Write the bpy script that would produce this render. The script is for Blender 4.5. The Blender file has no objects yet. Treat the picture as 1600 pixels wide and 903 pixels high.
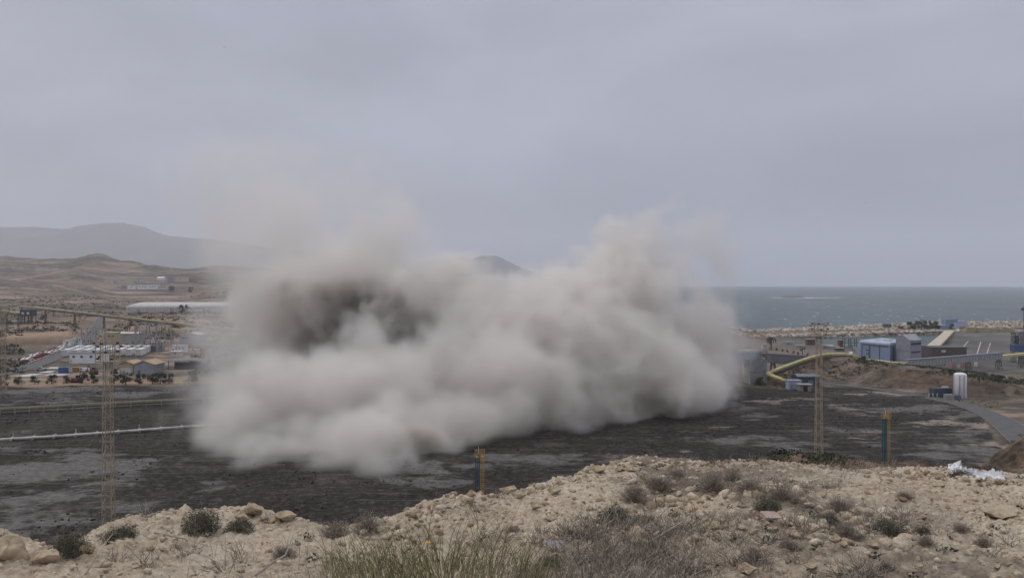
import bpy, bmesh, math, random
import numpy as np
from mathutils import Vector, Matrix, noise as mnoise
PI = math.pi
rng = np.random.default_rng(7); random.seed(7)
# ------------------------------------------------------------------ camera, world, sun, exposure
SC = bpy.context.scene; COL = SC.collection
EYE, F, HY = 45.0, 1244.0, 442.0            # eye height over the yard, focal length and horizon row in photo pixels
cam = bpy.data.cameras.new('camera'); camo = bpy.data.objects.new('camera', cam); COL.objects.link(camo)
cam.sensor_width = 36; cam.lens = 36*F/1600; cam.clip_start = .1; cam.clip_end = 60000
camo.location = (0, 0, EYE); camo.rotation_euler = (math.radians(90)-math.atan((451.5-HY)/F), 0, 0)
SC.camera = camo
SUN_EL, SUN_AZ = math.radians(52), math.radians(-60)     # azimuth measured from +Y towards +X
w = bpy.data.worlds.new('World'); SC.world = w; w.use_nodes = True
nt = w.node_tree; N = nt.nodes; L = nt.links; N.clear()
out = N.new('ShaderNodeOutputWorld'); bg = N.new('ShaderNodeBackground'); bg.inputs[1].default_value = .1
L.new(bg.outputs[0], out.inputs[0])
sky = N.new('ShaderNodeTexSky'); sky.sky_type = 'NISHITA'; sky.sun_disc = False; sky.sun_elevation = SUN_EL; sky.sun_rotation = SUN_AZ
sky.air_density = 1; sky.dust_density = 3
geo = N.new('ShaderNodeTexCoord'); sep = N.new('ShaderNodeSeparateXYZ'); L.new(geo.outputs['Generated'], sep.inputs[0])
# overcast luminance: brighter towards the zenith, with soft cloud streaks
zr = N.new('ShaderNodeValToRGB'); L.new(sep.outputs[2], zr.inputs[0])
ZR = [(0.0, (3.25,3.4,4.2)), (.08, (3.7,3.85,4.7)), (.2, (4.7,4.8,5.65)), (.34, (4.7,4.8,5.6)), (.5, (6.5,6.6,7.4)), (1.0, (10.5,10.6,11.2))]
while len(zr.color_ramp.elements) < len(ZR): zr.color_ramp.elements.new(.5)
for e, (p, c) in zip(zr.color_ramp.elements, ZR): e.position = p; e.color = (c[0]/12, c[1]/12, c[2]/12, 1)
mz = N.new('ShaderNodeMath'); mz.operation = 'ADD'; mz.inputs[1].default_value = .18; L.new(sep.outputs[2], mz.inputs[0])
dv = N.new('ShaderNodeVectorMath'); dv.operation = 'DIVIDE'; L.new(geo.outputs['Generated'], dv.inputs[0])
cmb = N.new('ShaderNodeCombineXYZ'); cmb.inputs[2].default_value = 1
for i in (0, 1): L.new(mz.outputs[0], cmb.inputs[i])
L.new(cmb.outputs[0], dv.inputs[1])
cn = N.new('ShaderNodeTexNoise'); cn.inputs['Scale'].default_value = 2.3; cn.inputs['Detail'].default_value = 7; cn.inputs['Roughness'].default_value = .52; cn.inputs['Distortion'].default_value = .35
mp = N.new('ShaderNodeMapping'); mp.inputs['Scale'].default_value = (1, 1, 2.1); mp.inputs['Rotation'].default_value = (0, 0, .25); mp.inputs['Location'].default_value = (3.1, 1.7, 0)
L.new(geo.outputs['Generated'], mp.inputs[0]); L.new(mp.outputs[0], cn.inputs['Vector'])
cr = N.new('ShaderNodeMapRange'); cr.inputs[1].default_value = .3; cr.inputs[2].default_value = .7; cr.inputs[3].default_value = 9.7; cr.inputs[4].default_value = 13.9
L.new(cn.outputs[0], cr.inputs[0])
mc = N.new('ShaderNodeVectorMath'); mc.operation = 'SCALE'; L.new(zr.outputs[0], mc.inputs[0]); L.new(cr.outputs[0], mc.inputs['Scale'])
mx = N.new('ShaderNodeMix'); mx.data_type = 'RGBA'; mx.inputs[0].default_value = .9
L.new(sky.outputs[0], mx.inputs[6]); L.new(mc.outputs[0], mx.inputs[7]); L.new(mx.outputs[2], bg.inputs[0])
sl = bpy.data.lights.new('sun', 'SUN'); sl.energy = .9; sl.angle = math.radians(25); sl.color = (1, .95, .88)
so = bpy.data.objects.new('sun', sl); COL.objects.link(so)
so.rotation_euler = (Vector((math.sin(SUN_AZ)*math.cos(SUN_EL), math.cos(SUN_AZ)*math.cos(SUN_EL), math.sin(SUN_EL)))).to_track_quat('Z', 'Y').to_euler()
SC.view_settings.view_transform = 'Standard'; SC.view_settings.look = 'None'; SC.view_settings.exposure = 0; SC.view_settings.gamma = 1
c = SC.cycles if hasattr(SC, 'cycles') else None
SC.render.engine = 'CYCLES'; c = SC.cycles
c.max_bounces = 8; c.diffuse_bounces = 2; c.glossy_bounces = 2; c.transmission_bounces = 2; c.volume_bounces = 6; c.transparent_max_bounces = 4
c.use_denoising = True; c.denoising_prefilter = 'ACCURATE'; c.volume_step_rate = 1.0; c.volume_max_steps = 256; c.use_adaptive_sampling = True; c.adaptive_threshold = .02
c.caustics_reflective = False; c.caustics_refractive = False
# ------------------------------------------------------------------ helpers
def P(u, D): return (u-800)/F*D                      # world x of photo column u at distance D
def ZY(y, D): return EYE-(y-HY)/F*D                  # world z of photo row y at distance D
def DG(y, z=0.): return (EYE-z)*F/(y-HY)             # distance at which height z shows in row y
def tag(o, label=None, cat=None, group=None, kind=None):
    for k, v in (('label', label), ('category', cat), ('group', group), ('kind', kind)):
        if v: o[k] = v
    return o
def mesh_np(name, V, Fc, mat, parent=None, smooth=False):
    me = bpy.data.meshes.new(name); V = np.asarray(V, np.float32); Fc = np.asarray(Fc, np.int32)
    k = Fc.shape[1]; me.vertices.add(len(V)); me.vertices.foreach_set('co', V.ravel())
    me.loops.add(Fc.size); me.loops.foreach_set('vertex_index', Fc.ravel()); me.polygons.add(len(Fc))
    me.polygons.foreach_set('loop_start', np.arange(0, Fc.size, k, dtype=np.int32)); me.polygons.foreach_set('loop_total', np.full(len(Fc), k, np.int32))
    if smooth: me.polygons.foreach_set('use_smooth', np.ones(len(Fc), bool))
    me.update(calc_edges=True); me.validate()
    if mat: me.materials.append(mat)
    o = bpy.data.objects.new(name, me); COL.objects.link(o)
    if parent: o.parent = parent
    return o
def smooth(x): x = np.clip(x, 0, 1); return x*x*(3-2*x)
def vnoise3(shape, cells, seed):
    """smooth value noise on a box grid of SHAPE, about CELLS lattice cells per axis"""
    r = np.random.default_rng(seed); A = r.random([int(c)+2 for c in cells]).astype(np.float32)
    for ax, n in enumerate(shape):
        t = np.linspace(0, cells[ax], n, dtype=np.float32); i = np.minimum(t.astype(int), int(cells[ax])); f = smooth(t-i).astype(np.float32)
        sh = [1, 1, 1]; sh[ax] = n; f = f.reshape(sh)
        A = np.take(A, i, ax)*(1-f)+np.take(A, i+1, ax)*f
    return A
_T = np.random.default_rng(3).random((512, 512)).astype(np.float32)
def n2(x, y, s, seed=0):
    """value noise of plane points, cell size S"""
    x = np.asarray(x)/s+seed*17.3; y = np.asarray(y)/s+seed*31.7
    i = np.floor(x).astype(int); j = np.floor(y).astype(int); fx = smooth(x-i); fy = smooth(y-j)
    g = lambda a, b: _T[a % 512, b % 512]
    return (g(i, j)*(1-fx)+g(i+1, j)*fx)*(1-fy)+(g(i, j+1)*(1-fx)+g(i+1, j+1)*fx)*fy
def fbm(x, y, s, o=4, seed=0, g=.5):
    a = 1; t = 0; n = 0
    for k in range(o): t = t+a*n2(x, y, s/2**k, seed+k); n += a; a *= g
    return t/n
# ------------------------------------------------------------------ materials
MATS = {}
def nodes(name):
    m = bpy.data.materials.new(name); m.use_nodes = True; MATS[name] = m
    return m, m.node_tree.nodes, m.node_tree.links, m.node_tree.nodes['Principled BSDF']
def noise_col(N, L, cols, scale, detail=6, coord=None, rough=.6, stretch=None, lo=.35, hi=.65):
    """colour ramp over a noise in object space"""
    if coord is None:
        tc = N.new('ShaderNodeTexCoord'); coord = tc.outputs['Object']
    if stretch:
        m_ = N.new('ShaderNodeMapping'); m_.inputs['Scale'].default_value = stretch; L.new(coord, m_.inputs[0]); coord = m_.outputs[0]
    n = N.new('ShaderNodeTexNoise'); n.inputs['Scale'].default_value = scale; n.inputs['Detail'].default_value = detail; n.inputs['Roughness'].default_value = rough
    L.new(coord, n.inputs['Vector']); r = N.new('ShaderNodeValToRGB'); L.new(n.outputs[0], r.inputs[0])
    while len(r.color_ramp.elements) < len(cols): r.color_ramp.elements.new(.5)
    for k, (e, c_) in enumerate(zip(r.color_ramp.elements, cols)): e.position = lo+(hi-lo)*k/max(1, len(cols)-1); e.color = (*c_, 1)
    return r.outputs[0], n.outputs[0]
def mixc(N, L, fac, a, b, mode='MIX'):
    m = N.new('ShaderNodeMix'); m.data_type = 'RGBA'; m.blend_type = mode
    for s, v in ((0, fac), (6, a), (7, b)):
        if isinstance(v, (int, float)): m.inputs[s].default_value = v
        elif isinstance(v, tuple): m.inputs[s].default_value = (*v, 1)
        else: L.new(v, m.inputs[s])
    return m.outputs[2]
def ramp(N, L, f, lo, hi):
    r = N.new('ShaderNodeMapRange'); r.inputs[1].default_value = lo; r.inputs[2].default_value = hi; L.new(f, r.inputs[0]); return r.outputs[0]
def simple(name, col, rough=.7, metal=0, var=.25, scale=.6, streak=False):
    """painted or weathered surface: base colour with darker worn patches (and vertical streaks)"""
    m, N, L, b = nodes(name)
    c1 = tuple(x*(1-var) for x in col); c2 = tuple(min(1, x*(1+var*.5)) for x in col)
    o, f = noise_col(N, L, [c1, col, c2], scale, 8, stretch=(1, 1, .2) if streak else None)
    L.new(o, b.inputs['Base Color']); b.inputs['Roughness'].default_value = rough; b.inputs['Metallic'].default_value = metal
    return m
HAZE = 8.5e-5
# ------------------------------------------------------------------ land
def itp(x, xs, ys): return np.interp(x, xs, ys)
UK = np.array([-900,-200,0,80,150,200,250,330,450,700,900,1100,1150,2600.])
DK = np.array([60,380,450,500,600,700,800,900,1000,1300,1600,2000,2400,2800,3200,3700,4500,7000,14500.])
HL = np.array([0,0,0,1,3,5,7,8,9,14,22,36,62,100,158,120,90,60,40.])
fac = {-900:1.0,-200:1.0,0:1,80:1,150:1,200:1,250:1,330:1,450:.8,700:.25,900:-.12,1100:-.35,1150:-.45,2600:-.45}
top = {-900:135,-200:140,0:122,80:116,150:128,200:108,250:84,330:88,450:80,700:20,900:-25,1100:-40,1150:-40,2600:-40}
ZK = np.zeros((len(UK), len(DK)))
for i, u in enumerate(UK):
    for j, d in enumerate(DK):
        h = HL[j]
        if d <= 2000: z = h*fac[u]
        else:
            k = smooth((d-2000)/1200); z = h*(1-k)*fac[u]+k*top[u]*(HL[j]/158 if d >= 3200 else 1)
        if fac[u] < 0 and d > 900: z = -26
        ZK[i, j] = z
def gridz(u, D):
    u = np.clip(u, UK[0], UK[-1]); lD = np.log(np.clip(D, DK[0], DK[-1])); lk = np.log(DK)
    i = np.clip(np.searchsorted(UK, u)-1, 0, len(UK)-2); j = np.clip(np.searchsorted(lk, lD)-1, 0, len(DK)-2)
    fu = smooth((u-UK[i])/(UK[i+1]-UK[i])); fd = (lD-lk[j])/(lk[j+1]-lk[j])
    return (ZK[i, j]*(1-fu)+ZK[i+1, j]*fu)*(1-fd)+(ZK[i, j+1]*(1-fu)+ZK[i+1, j+1]*fu)*fd
BASIN = [(1232,531.5),(1300,527.6),(1380,525.2),(1480,522.3),(1474,528),(1462,540),(1446,553),(1438,559),(1340,559),(1333,547),(1290,541),(1262,536)]
BASIN = [(P(u, 57*F/(y-HY)), 57*F/(y-HY)) for u, y in BASIN]
def inpoly(x, y, poly):
    r = np.zeros(np.shape(x), bool); n = len(poly)
    for k in range(n):
        (ax, ay), (bx, by) = poly[k], poly[(k+1) % n]
        if ay == by: continue
        c_ = ((ay > y) != (by > y)) & (x < (bx-ax)*(y-ay)/(by-ay)+ax); r ^= c_
    return r
EU = [1195,1215,1240,1270,1300,1350,1400,1450,1500,1540,1575,1620,1750,2000]
EB = [602,603,601,598,597,602,607,613,619,622,621,625,640,660]
ET = [601,588,575,564,558,568,576,581,588,594,600,606,614,624]
EW = [8,14,26,40,44,26,10,5,4.5,4.5,6,12,18,18]
WU, WD = [1150,1232,1300,1380,1480,1560,1800,2600], [800,800,829,854,886,890,890,890]
CU, CD, CZ = [1100,1150,1240,1300,1400,1450,1600,2600], [885,890,905,920,946,960,970,1000], [-10.2,-9.5,-7.6,-6.6,-4.6,-3.2,-2.4,-2.4]
def terrain(u, D, masks=False):
    u = np.asarray(u, float); D = np.asarray(D, float); x = P(u, D)
    z = gridz(u, D)
    # left: eroded scrub hills
    hill = smooth((D-470)/500)*(1-smooth((u-900)/200))
    rid = 1-np.abs(2*fbm(x, D, 260, 4, 3)-1)
    z = z+hill*((fbm(x, D, 420, 5, 9)-.5)*np.minimum(D*.035, 70)+(rid-.6)*np.minimum(D*.012, 26)*smooth((D-900)/900))
    z = z+17*np.exp(-((u-158)/34)**2-((D-3050)/260)**2)+9*np.exp(-((u-20)/70)**2-((D-3150)/260)**2)
    # terraces in the ground behind the quarry bank on the left
    bank = smooth((u+260)/120)*(1-smooth((u-104)/22))*smooth((D-(556+.25*(u-60)))/9)
    z = z+bank*(5.5+2*smooth((D-620)/60))*(1-smooth((D-660)/120))
    est = np.exp(-((u-226)/80)**4)*smooth((D-1250)/300)*(1-smooth((D-2350)/150)); z = z*(1-est)+np.maximum(10, 29+.1*(D-1950))*est
    b2 = smooth((u-188)/22)*(1-smooth((u-420)/120))*smooth((D-652)/8); z = z+b2*5*(1-smooth((D-820)/150))
    whb = smooth((u-175)/20)*(1-smooth((u-430)/60)); z = z*(1-whb*smooth((D-930)/30)*(1-smooth((D-1180)/80)))+7.2*whb*smooth((D-930)/30)*(1-smooth((D-1180)/80))
    # right: port level, embankment, breakwater
    R = smooth((u-1120)/60)
    port = -9*smooth((D-(352+np.clip(u-1200,0,400)*.1))/95)
    D0 = EYE*F/(itp(u, EU, EB)-HY); W = itp(u, EU, EW); Dt = D0+W; zt = EYE-(itp(u, EU, ET)-HY)/F*Dt
    on = smooth((u-1196)/12)
    rise = smooth((D-D0)/W); fall = smooth((D-(Dt+14))/70)
    em = on*rise*np.maximum(zt-port*0, 0)*(1-fall)
    em = em+(fbm(x, D, 7, 3, 5)-.5)*1.3*on*rise*(1-fall)*np.clip(W/20, .35, 1)
    zr_ = port+em*1.0-port*on*rise*(1-fall)
    wd = itp(u, WU, WD); cd = itp(u, CU, CD); cz = itp(u, CU, CZ)
    bas = inpoly(x, D, BASIN)
    zb = np.where(D < wd, -9, -12.6+4.1*smooth((D-wd)/22))
    zb = np.where(D > cd-24, -8.5+(cz+8.5)*smooth((D-(cd-24))/18), zb)
    zb = np.where(D > cd+2, cz+(-16-cz)*smooth((D-cd-2)/26), zb)
    zr_ = np.where(D > 560, zb, zr_); zr_ = np.where(bas, -15, zr_); zr_ = np.where(D > cd+30, -30, zr_)
    z = z*(1-R)+zr_*R
    if not masks: return z
    yl = itp(u, [-900,0,300,1100,1180,1230,1300,1400,1450,1500,1530,1555,1600,2600], [606,606,602,600,606,611,606,611,621,634,640,690,760,900])
    yd = EYE*F/(yl-HY)
    yard = 1-smooth((D-yd+(n2(x, D, 14, 2)-.5)*14)/5)
    sand = np.maximum(np.exp(-((D-(yd+11))/10)**2)*(u < 420), 0)
    sand = np.maximum(sand, bank*(1-smooth((D-(590+.25*(u-60)))/16))); sand = np.maximum(sand, b2*(1-smooth((D-676)/14)))
    sand = np.maximum(sand, R*on*smooth((D-D0+1)/4)*(1-smooth((D-Dt-8)/22)))
    portm = R*smooth((D-430)/50)*(D < wd)
    rub = R*((D > wd-3)*(D < wd+22)+(D > cd-26))
    return z, yard, sand, portm, rub
def solveD(u, y, d0=90., d1=4000.):
    """distance at which the ground shows in row Y of column U (nearest)"""
    d = np.exp(np.linspace(math.log(d0), math.log(d1), 1500)); z = terrain(np.full_like(d, u), d); r = HY+(EYE-z)/d*F
    k = np.argmax(r <= y); return float(d[k])
def G(u, D): return float(terrain(np.array([u], float), np.array([D], float))[0])
def land():
    U = np.concatenate([np.arange(-900, -40, 20), np.arange(-40, 1640, 3.2), np.arange(1640, 2600, 20)])
    Dr = np.concatenate([np.exp(np.arange(math.log(38), math.log(300), .02)), np.exp(np.arange(math.log(300), math.log(1100), .003)), np.exp(np.arange(math.log(1100), math.log(14500), .014))])
    uu, dd = np.meshgrid(U, Dr); z, yard, sand, portm, rub = terrain(uu, dd, True)
    z = z+(n2(P(uu, dd), dd, 5, 8)-.5)*np.clip(dd*.0012-.35, 0, 1.2)*(1-yard)*(1-portm)+yard*smooth((dd-100)/30)*(fbm(P(uu, dd), dd, 7, 3, 33)-.45)*.5*(1-smooth((dd-330)/20))
    V = np.stack([P(uu, dd), dd, z], -1).reshape(-1, 3); nr, nc = uu.shape
    a = (np.arange(nr-1)[:, None]*nc+np.arange(nc-1)[None]).ravel(); Fc = np.stack([a, a+1, a+nc+1, a+nc], -1)
    o = mesh_np('ground', V, Fc, land_mat(), smooth=True)
    for nm, v in (('yard', yard), ('sand', sand), ('port', portm), ('rubble', rub)):
        at = o.data.attributes.new(nm, 'FLOAT', 'POINT'); at.data.foreach_set('value', np.clip(v, 0, 1).astype(np.float32).ravel())
    tag(o, kind='structure'); return o
def attr(N, nm):
    a = N.new('ShaderNodeAttribute'); a.attribute_name = nm; return a.outputs['Fac']
def land_mat():
    m, N, L, b = nodes('ground_mat'); b.inputs['Roughness'].default_value = .95; b.inputs['Specular IOR Level'].default_value = .15
    tc = N.new('ShaderNodeTexCoord').outputs['Object']
    # scrub hills: dark shrub over pink and pale soil
    s1, f1 = noise_col(N, L, [(.045,.044,.034), (.08,.072,.055), (.15,.118,.09), (.26,.19,.145), (.36,.29,.23)], .009, 12, tc, .75, (.6,1.2,1), .38, .64)
    s2, f2 = noise_col(N, L, [(.025,.028,.02), (.08,.07,.056), (.36,.31,.25)], .09, 8, tc, .82, lo=.4, hi=.64)
    scrub = mixc(N, L, .5, s1, s2); s5, f5 = noise_col(N, L, [(0,0,0), (1,1,1)], .02, 9, tc, .75, (.35,1.3,1), .52, .57); scrub = mixc(N, L, mixc(N, L, .6, (0,0,0), s5), scrub, (.4,.3,.235)); s6, f6 = noise_col(N, L, [(0,0,0), (1,1,1)], .016, 9, tc, .75, (.4,1.1,1), .54, .59); scrub = mixc(N, L, mixc(N, L, .65, (0,0,0), s6), scrub, (.045,.045,.034))
    s3, f3 = noise_col(N, L, [(0,0,0), (1,1,1)], .0042, 4, tc, .6, lo=.5, hi=.6)
    scrub = mixc(N, L, mixc(N, L, .5, (0,0,0), s3), scrub, (.27,.19,.145))
    # yard: coal black with worn pale concrete and brown weeds
    y1, g1 = noise_col(N, L, [(.007,.007,.0075), (.018,.0165,.0155), (.048,.041,.035), (.17,.16,.15)], .045, 12, tc, .74, (.8, 1, 1), .42, .66)
    y2, g2 = noise_col(N, L, [(.007,.007,.007), (.04,.031,.024), (.17,.145,.12)], .5, 10, tc, .85, lo=.42, hi=.62)
    yb = mixc(N, L, .55, y1, y2)
    y3, g3 = noise_col(N, L, [(0,0,0), (1,1,1)], .019, 11, tc, .7, (.75, 1, 1), .53, .565)
    yb = mixc(N, L, mixc(N, L, .62, (0,0,0), y3), yb, mixc(N, L, ramp(N, L, g2, .4, .62), (.11,.11,.113), (.25,.235,.21)))
    sx = N.new('ShaderNodeSeparateXYZ'); L.new(tc, sx.inputs[0])
    y4, g4 = noise_col(N, L, [(0,0,0), (1,1,1)], .026, 11, tc, .72, (.7, 1.1, 1), .555, .585)
    rt = ramp(N, L, sx.outputs[0], 0, 60); q = N.new('ShaderNodeMath'); q.operation = 'MULTIPLY'; L.new(y4, q.inputs[0]); L.new(rt, q.inputs[1])
    yb = mixc(N, L, q.outputs[0], yb, mixc(N, L, ramp(N, L, g2, .35, .6), (.13,.11,.09), (.32,.275,.22)))
    wt = N.new('ShaderNodeTexWave'); wt.wave_type = 'RINGS'; wt.inputs['Scale'].default_value = .055; wt.inputs['Distortion'].default_value = 9; wt.inputs['Detail'].default_value = 3; wt.inputs['Detail Scale'].default_value = .35; L.new(tc, wt.inputs['Vector'])
    tm, _ = noise_col(N, L, [(0,0,0), (1,1,1)], .03, 5, tc, .6, lo=.45, hi=.6); tk = mixc(N, L, 1., ramp(N, L, wt.outputs[0], .93, .99), tm, 'MULTIPLY'); yb = mixc(N, L, mixc(N, L, .4, (0,0,0), tk), yb, (.16,.15,.14))
    sd, _ = noise_col(N, L, [(.06,.048,.037), (.13,.1,.077), (.22,.172,.132)], .1, 9, tc, .72, lo=.38, hi=.62)
    sv, _ = noise_col(N, L, [(.05,.045,.033), (1,1,1)], .3, 4, tc, .7, lo=.42, hi=.47)
    sd = mixc(N, L, .7, sd, sv, 'MULTIPLY'); lx = ramp(N, L, sx.outputs[0], -60, -100); sd = mixc(N, L, lx, sd, mixc(N, L, .7, sd, (.4,.285,.185)))
    pt, _ = noise_col(N, L, [(.075,.072,.07), (.115,.11,.105), (.17,.155,.14)], .02, 8, tc, .6, lo=.38, hi=.64)
    ptr, _ = noise_col(N, L, [(.16,.12,.095), (.22,.165,.13), (.1,.088,.078)], .03, 8, tc, .6)
    ml = ramp(N, L, sx.outputs[0], 285, 215); pt = mixc(N, L, mixc(N, L, .7, (0,0,0), ml), pt, ptr)
    rb, _ = noise_col(N, L, [(.14,.115,.09), (.32,.27,.21), (.48,.42,.35)], .35, 5, tc, .7, lo=.4, hi=.6)
    gm = N.new('ShaderNodeNewGeometry'); gs = N.new('ShaderNodeSeparateXYZ'); L.new(gm.outputs['Normal'], gs.inputs[0]); rkc, _ = noise_col(N, L, [(.075,.052,.04), (.13,.095,.07), (.2,.15,.11)], .35, 8, tc, .7, (.5,.5,1.6), .36, .64)
    sd = mixc(N, L, ramp(N, L, gs.outputs[2], .8, .6), sd, rkc); c_ = mixc(N, L, attr(N, 'sand'), scrub, sd); c_ = mixc(N, L, attr(N, 'port'), c_, pt); c_ = mixc(N, L, attr(N, 'rubble'), c_, rb)
    c_ = mixc(N, L, attr(N, 'yard'), c_, yb); L.new(c_, b.inputs['Base Color']); return m
GROUND = land()
# sea
def sea():
    m, N, L, b = nodes('sea_water'); tc = N.new('ShaderNodeTexCoord').outputs['Object']
    c1, f = noise_col(N, L, [(.003,.022,.032), (.005,.04,.052), (.013,.063,.075)], .004, 8, tc, .6, (1, .35, 1))
    wv, g = noise_col(N, L, [(0,0,0), (1,1,1)], .055, 9, tc, .74, (.35, 1, 1), .625, .66)
    c2 = mixc(N, L, wv, c1, (.5,.55,.56)); L.new(c2, b.inputs['Base Color']); b.inputs['Roughness'].default_value = .32
    bp = N.new('ShaderNodeBump'); bp.inputs['Strength'].default_value = 1; bp.inputs['Distance'].default_value = 9
    nn = N.new('ShaderNodeTexNoise'); nn.inputs['Scale'].default_value = .05; nn.inputs['Detail'].default_value = 8; nn.inputs['Roughness'].default_value = .65; L.new(tc, nn.inputs['Vector']); L.new(nn.outputs[0], bp.inputs['Height']); L.new(bp.outputs[0], b.inputs['Normal'])
    th = np.linspace(-1.35, 1.35, 120); R = np.exp(np.linspace(math.log(400), math.log(13700), 70))
    tt, rr = np.meshgrid(th, R); V = np.stack([rr*np.sin(tt), rr*np.cos(tt), np.full_like(tt, -12.)], -1).reshape(-1, 3); nr, nc = tt.shape
    a = (np.arange(nr-1)[:, None]*nc+np.arange(nc-1)[None]).ravel(); tag(mesh_np('sea', V, np.stack([a, a+1, a+nc+1, a+nc], -1), m), kind='structure')
sea()
# far mountains: long ridges with real depth
def mountain(us, ys, D, depth, amp, seed, cols):
    m, N, L, b = nodes('mountain_mat'); o_, f = noise_col(N, L, cols, .0022, 10, None, .65); L.new(o_, b.inputs['Base Color']); b.inputs['Roughness'].default_value = 1
    U = np.linspace(us[0], us[-1], 420); T = np.linspace(-1, 1, 70); uu, tt = np.meshgrid(U, T)
    DD = D+depth*tt; rise = np.where(tt < 0, (1+tt), (1-tt))
    x = P(uu, D); zt = EYE-(np.interp(uu, us, ys)-HY)/F*D; end = smooth((uu-us[0])/60)*smooth((us[-1]-uu)/60) if seed else 1
    z = (zt+30)*rise**.8-30+(fbm(x, DD, D*.07, 6, seed)-.5)*amp*(1-np.abs(tt))*2*(np.abs(tt) > .04)+(fbm(x, DD, D*.012, 4, seed+4)-.5)*amp*.1*rise
    V = np.stack([x, DD, z], -1).reshape(-1, 3); nr, nc = uu.shape
    a = (np.arange(nr-1)[:, None]*nc+np.arange(nc-1)[None]).ravel(); tag(mesh_np('mountain', V, np.stack([a, a+1, a+nc+1, a+nc], -1), m, smooth=True), kind='structure')
mountain([-900,-500,-200,0,60,100,150,175,200,225,245,262,290,340,420,520,620,700], [342,374,362,354,354,357,352,350,350,354,362,367,370,374,386,398,414,440], 13000, 2600, 130, 21, [(.05,.055,.05), (.09,.085,.075), (.14,.12,.1)])
mountain([600,660,700,722,735,750,772,785,800,818,845,872,900], [440,410,404,401,405,400,399,403,411,421,431,440,450], 12500, 1200, 90, 5, [(.06,.06,.055), (.1,.095,.085)])
# rocky islet with surf
def islet():
    D = 57*F/(465.3-HY); x0 = P(1222, D); x1 = P(1256, D); U = np.linspace(0, 1, 60); T = np.linspace(-1, 1, 14); uu, tt = np.meshgrid(U, T)
    z = -12.5+8*np.sqrt(np.clip(1-tt**2, 0, 1))*smooth(uu*4)*smooth((1-uu)*3)*(.4+.9*fbm(uu*100+tt*10, tt*30, 22, 4, 2)); V = np.stack([x0+(x1-x0)*uu, D+60*tt, z], -1).reshape(-1, 3)
    nr, nc = uu.shape; a = (np.arange(nr-1)[:, None]*nc+np.arange(nc-1)[None]).ravel()
    tag(mesh_np('islet', V, np.stack([a, a+1, a+nc+1, a+nc], -1), simple('islet_rock', (.13,.1,.085), .95, scale=.05)), kind='structure')
    m = simple('surf', (.7,.73,.75), .8, var=.1); V = []; Fc = []
    r = np.random.default_rng(5)
    for k in range(46):
        u = r.choice([r.uniform(1256, 1308), r.uniform(1206, 1222), r.uniform(1222, 1262)], p=[.6, .2, .2]); dd = D+r.uniform(-40, 5) if u > 1222 and u < 1256 else D+r.uniform(-26, 30); L_ = r.uniform(8, 30); h = r.uniform(2, 7)
        b0 = len(V); X_ = P(u, dd)
        for q in range(8):
            a_ = q/8*2*PI; V.append((X_+L_*math.cos(a_)*r.uniform(.7, 1.1), dd-70*(1222 < u < 1256)+h*math.sin(a_)*r.uniform(.7, 1.1), -11.9))
        V.append((X_, dd-70*(1222 < u < 1256), -11.3))
        for q in range(8): Fc.append((b0+q, b0+(q+1) % 8, b0+8))
    tag(mesh_np('surf', V, Fc, m), 'white surf breaking around the low dark islet far out at sea', 'surf', kind='stuff')
islet()
def whitecaps():
    r = np.random.default_rng(9); V = []; Fc = []
    for k in range(150):
        D = 57*F/(r.uniform(452, 516)**1.0-HY); u = r.uniform(1120, 1680); L_ = r.uniform(1.5, 6.5)*(D/1800)**.4; h = L_*r.uniform(.2, .4); x = P(u, D)
        if D < 1080: continue
        b0 = len(V)
        for q in range(7): a_ = q/7*2*PI; V.append((x+L_*math.cos(a_)*r.uniform(.5, 1.1), D+h*math.sin(a_)*r.uniform(.5, 1.1), -11.85))
        V.append((x, D, -11.2)); Fc += [(b0+q, b0+(q+1) % 7, b0+7) for q in range(7)]
    tag(mesh_np('whitecaps', V, Fc, bpy.data.materials['surf']), 'small whitecaps scattered over the grey green sea', 'whitecaps', kind='stuff')
whitecaps()
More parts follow.
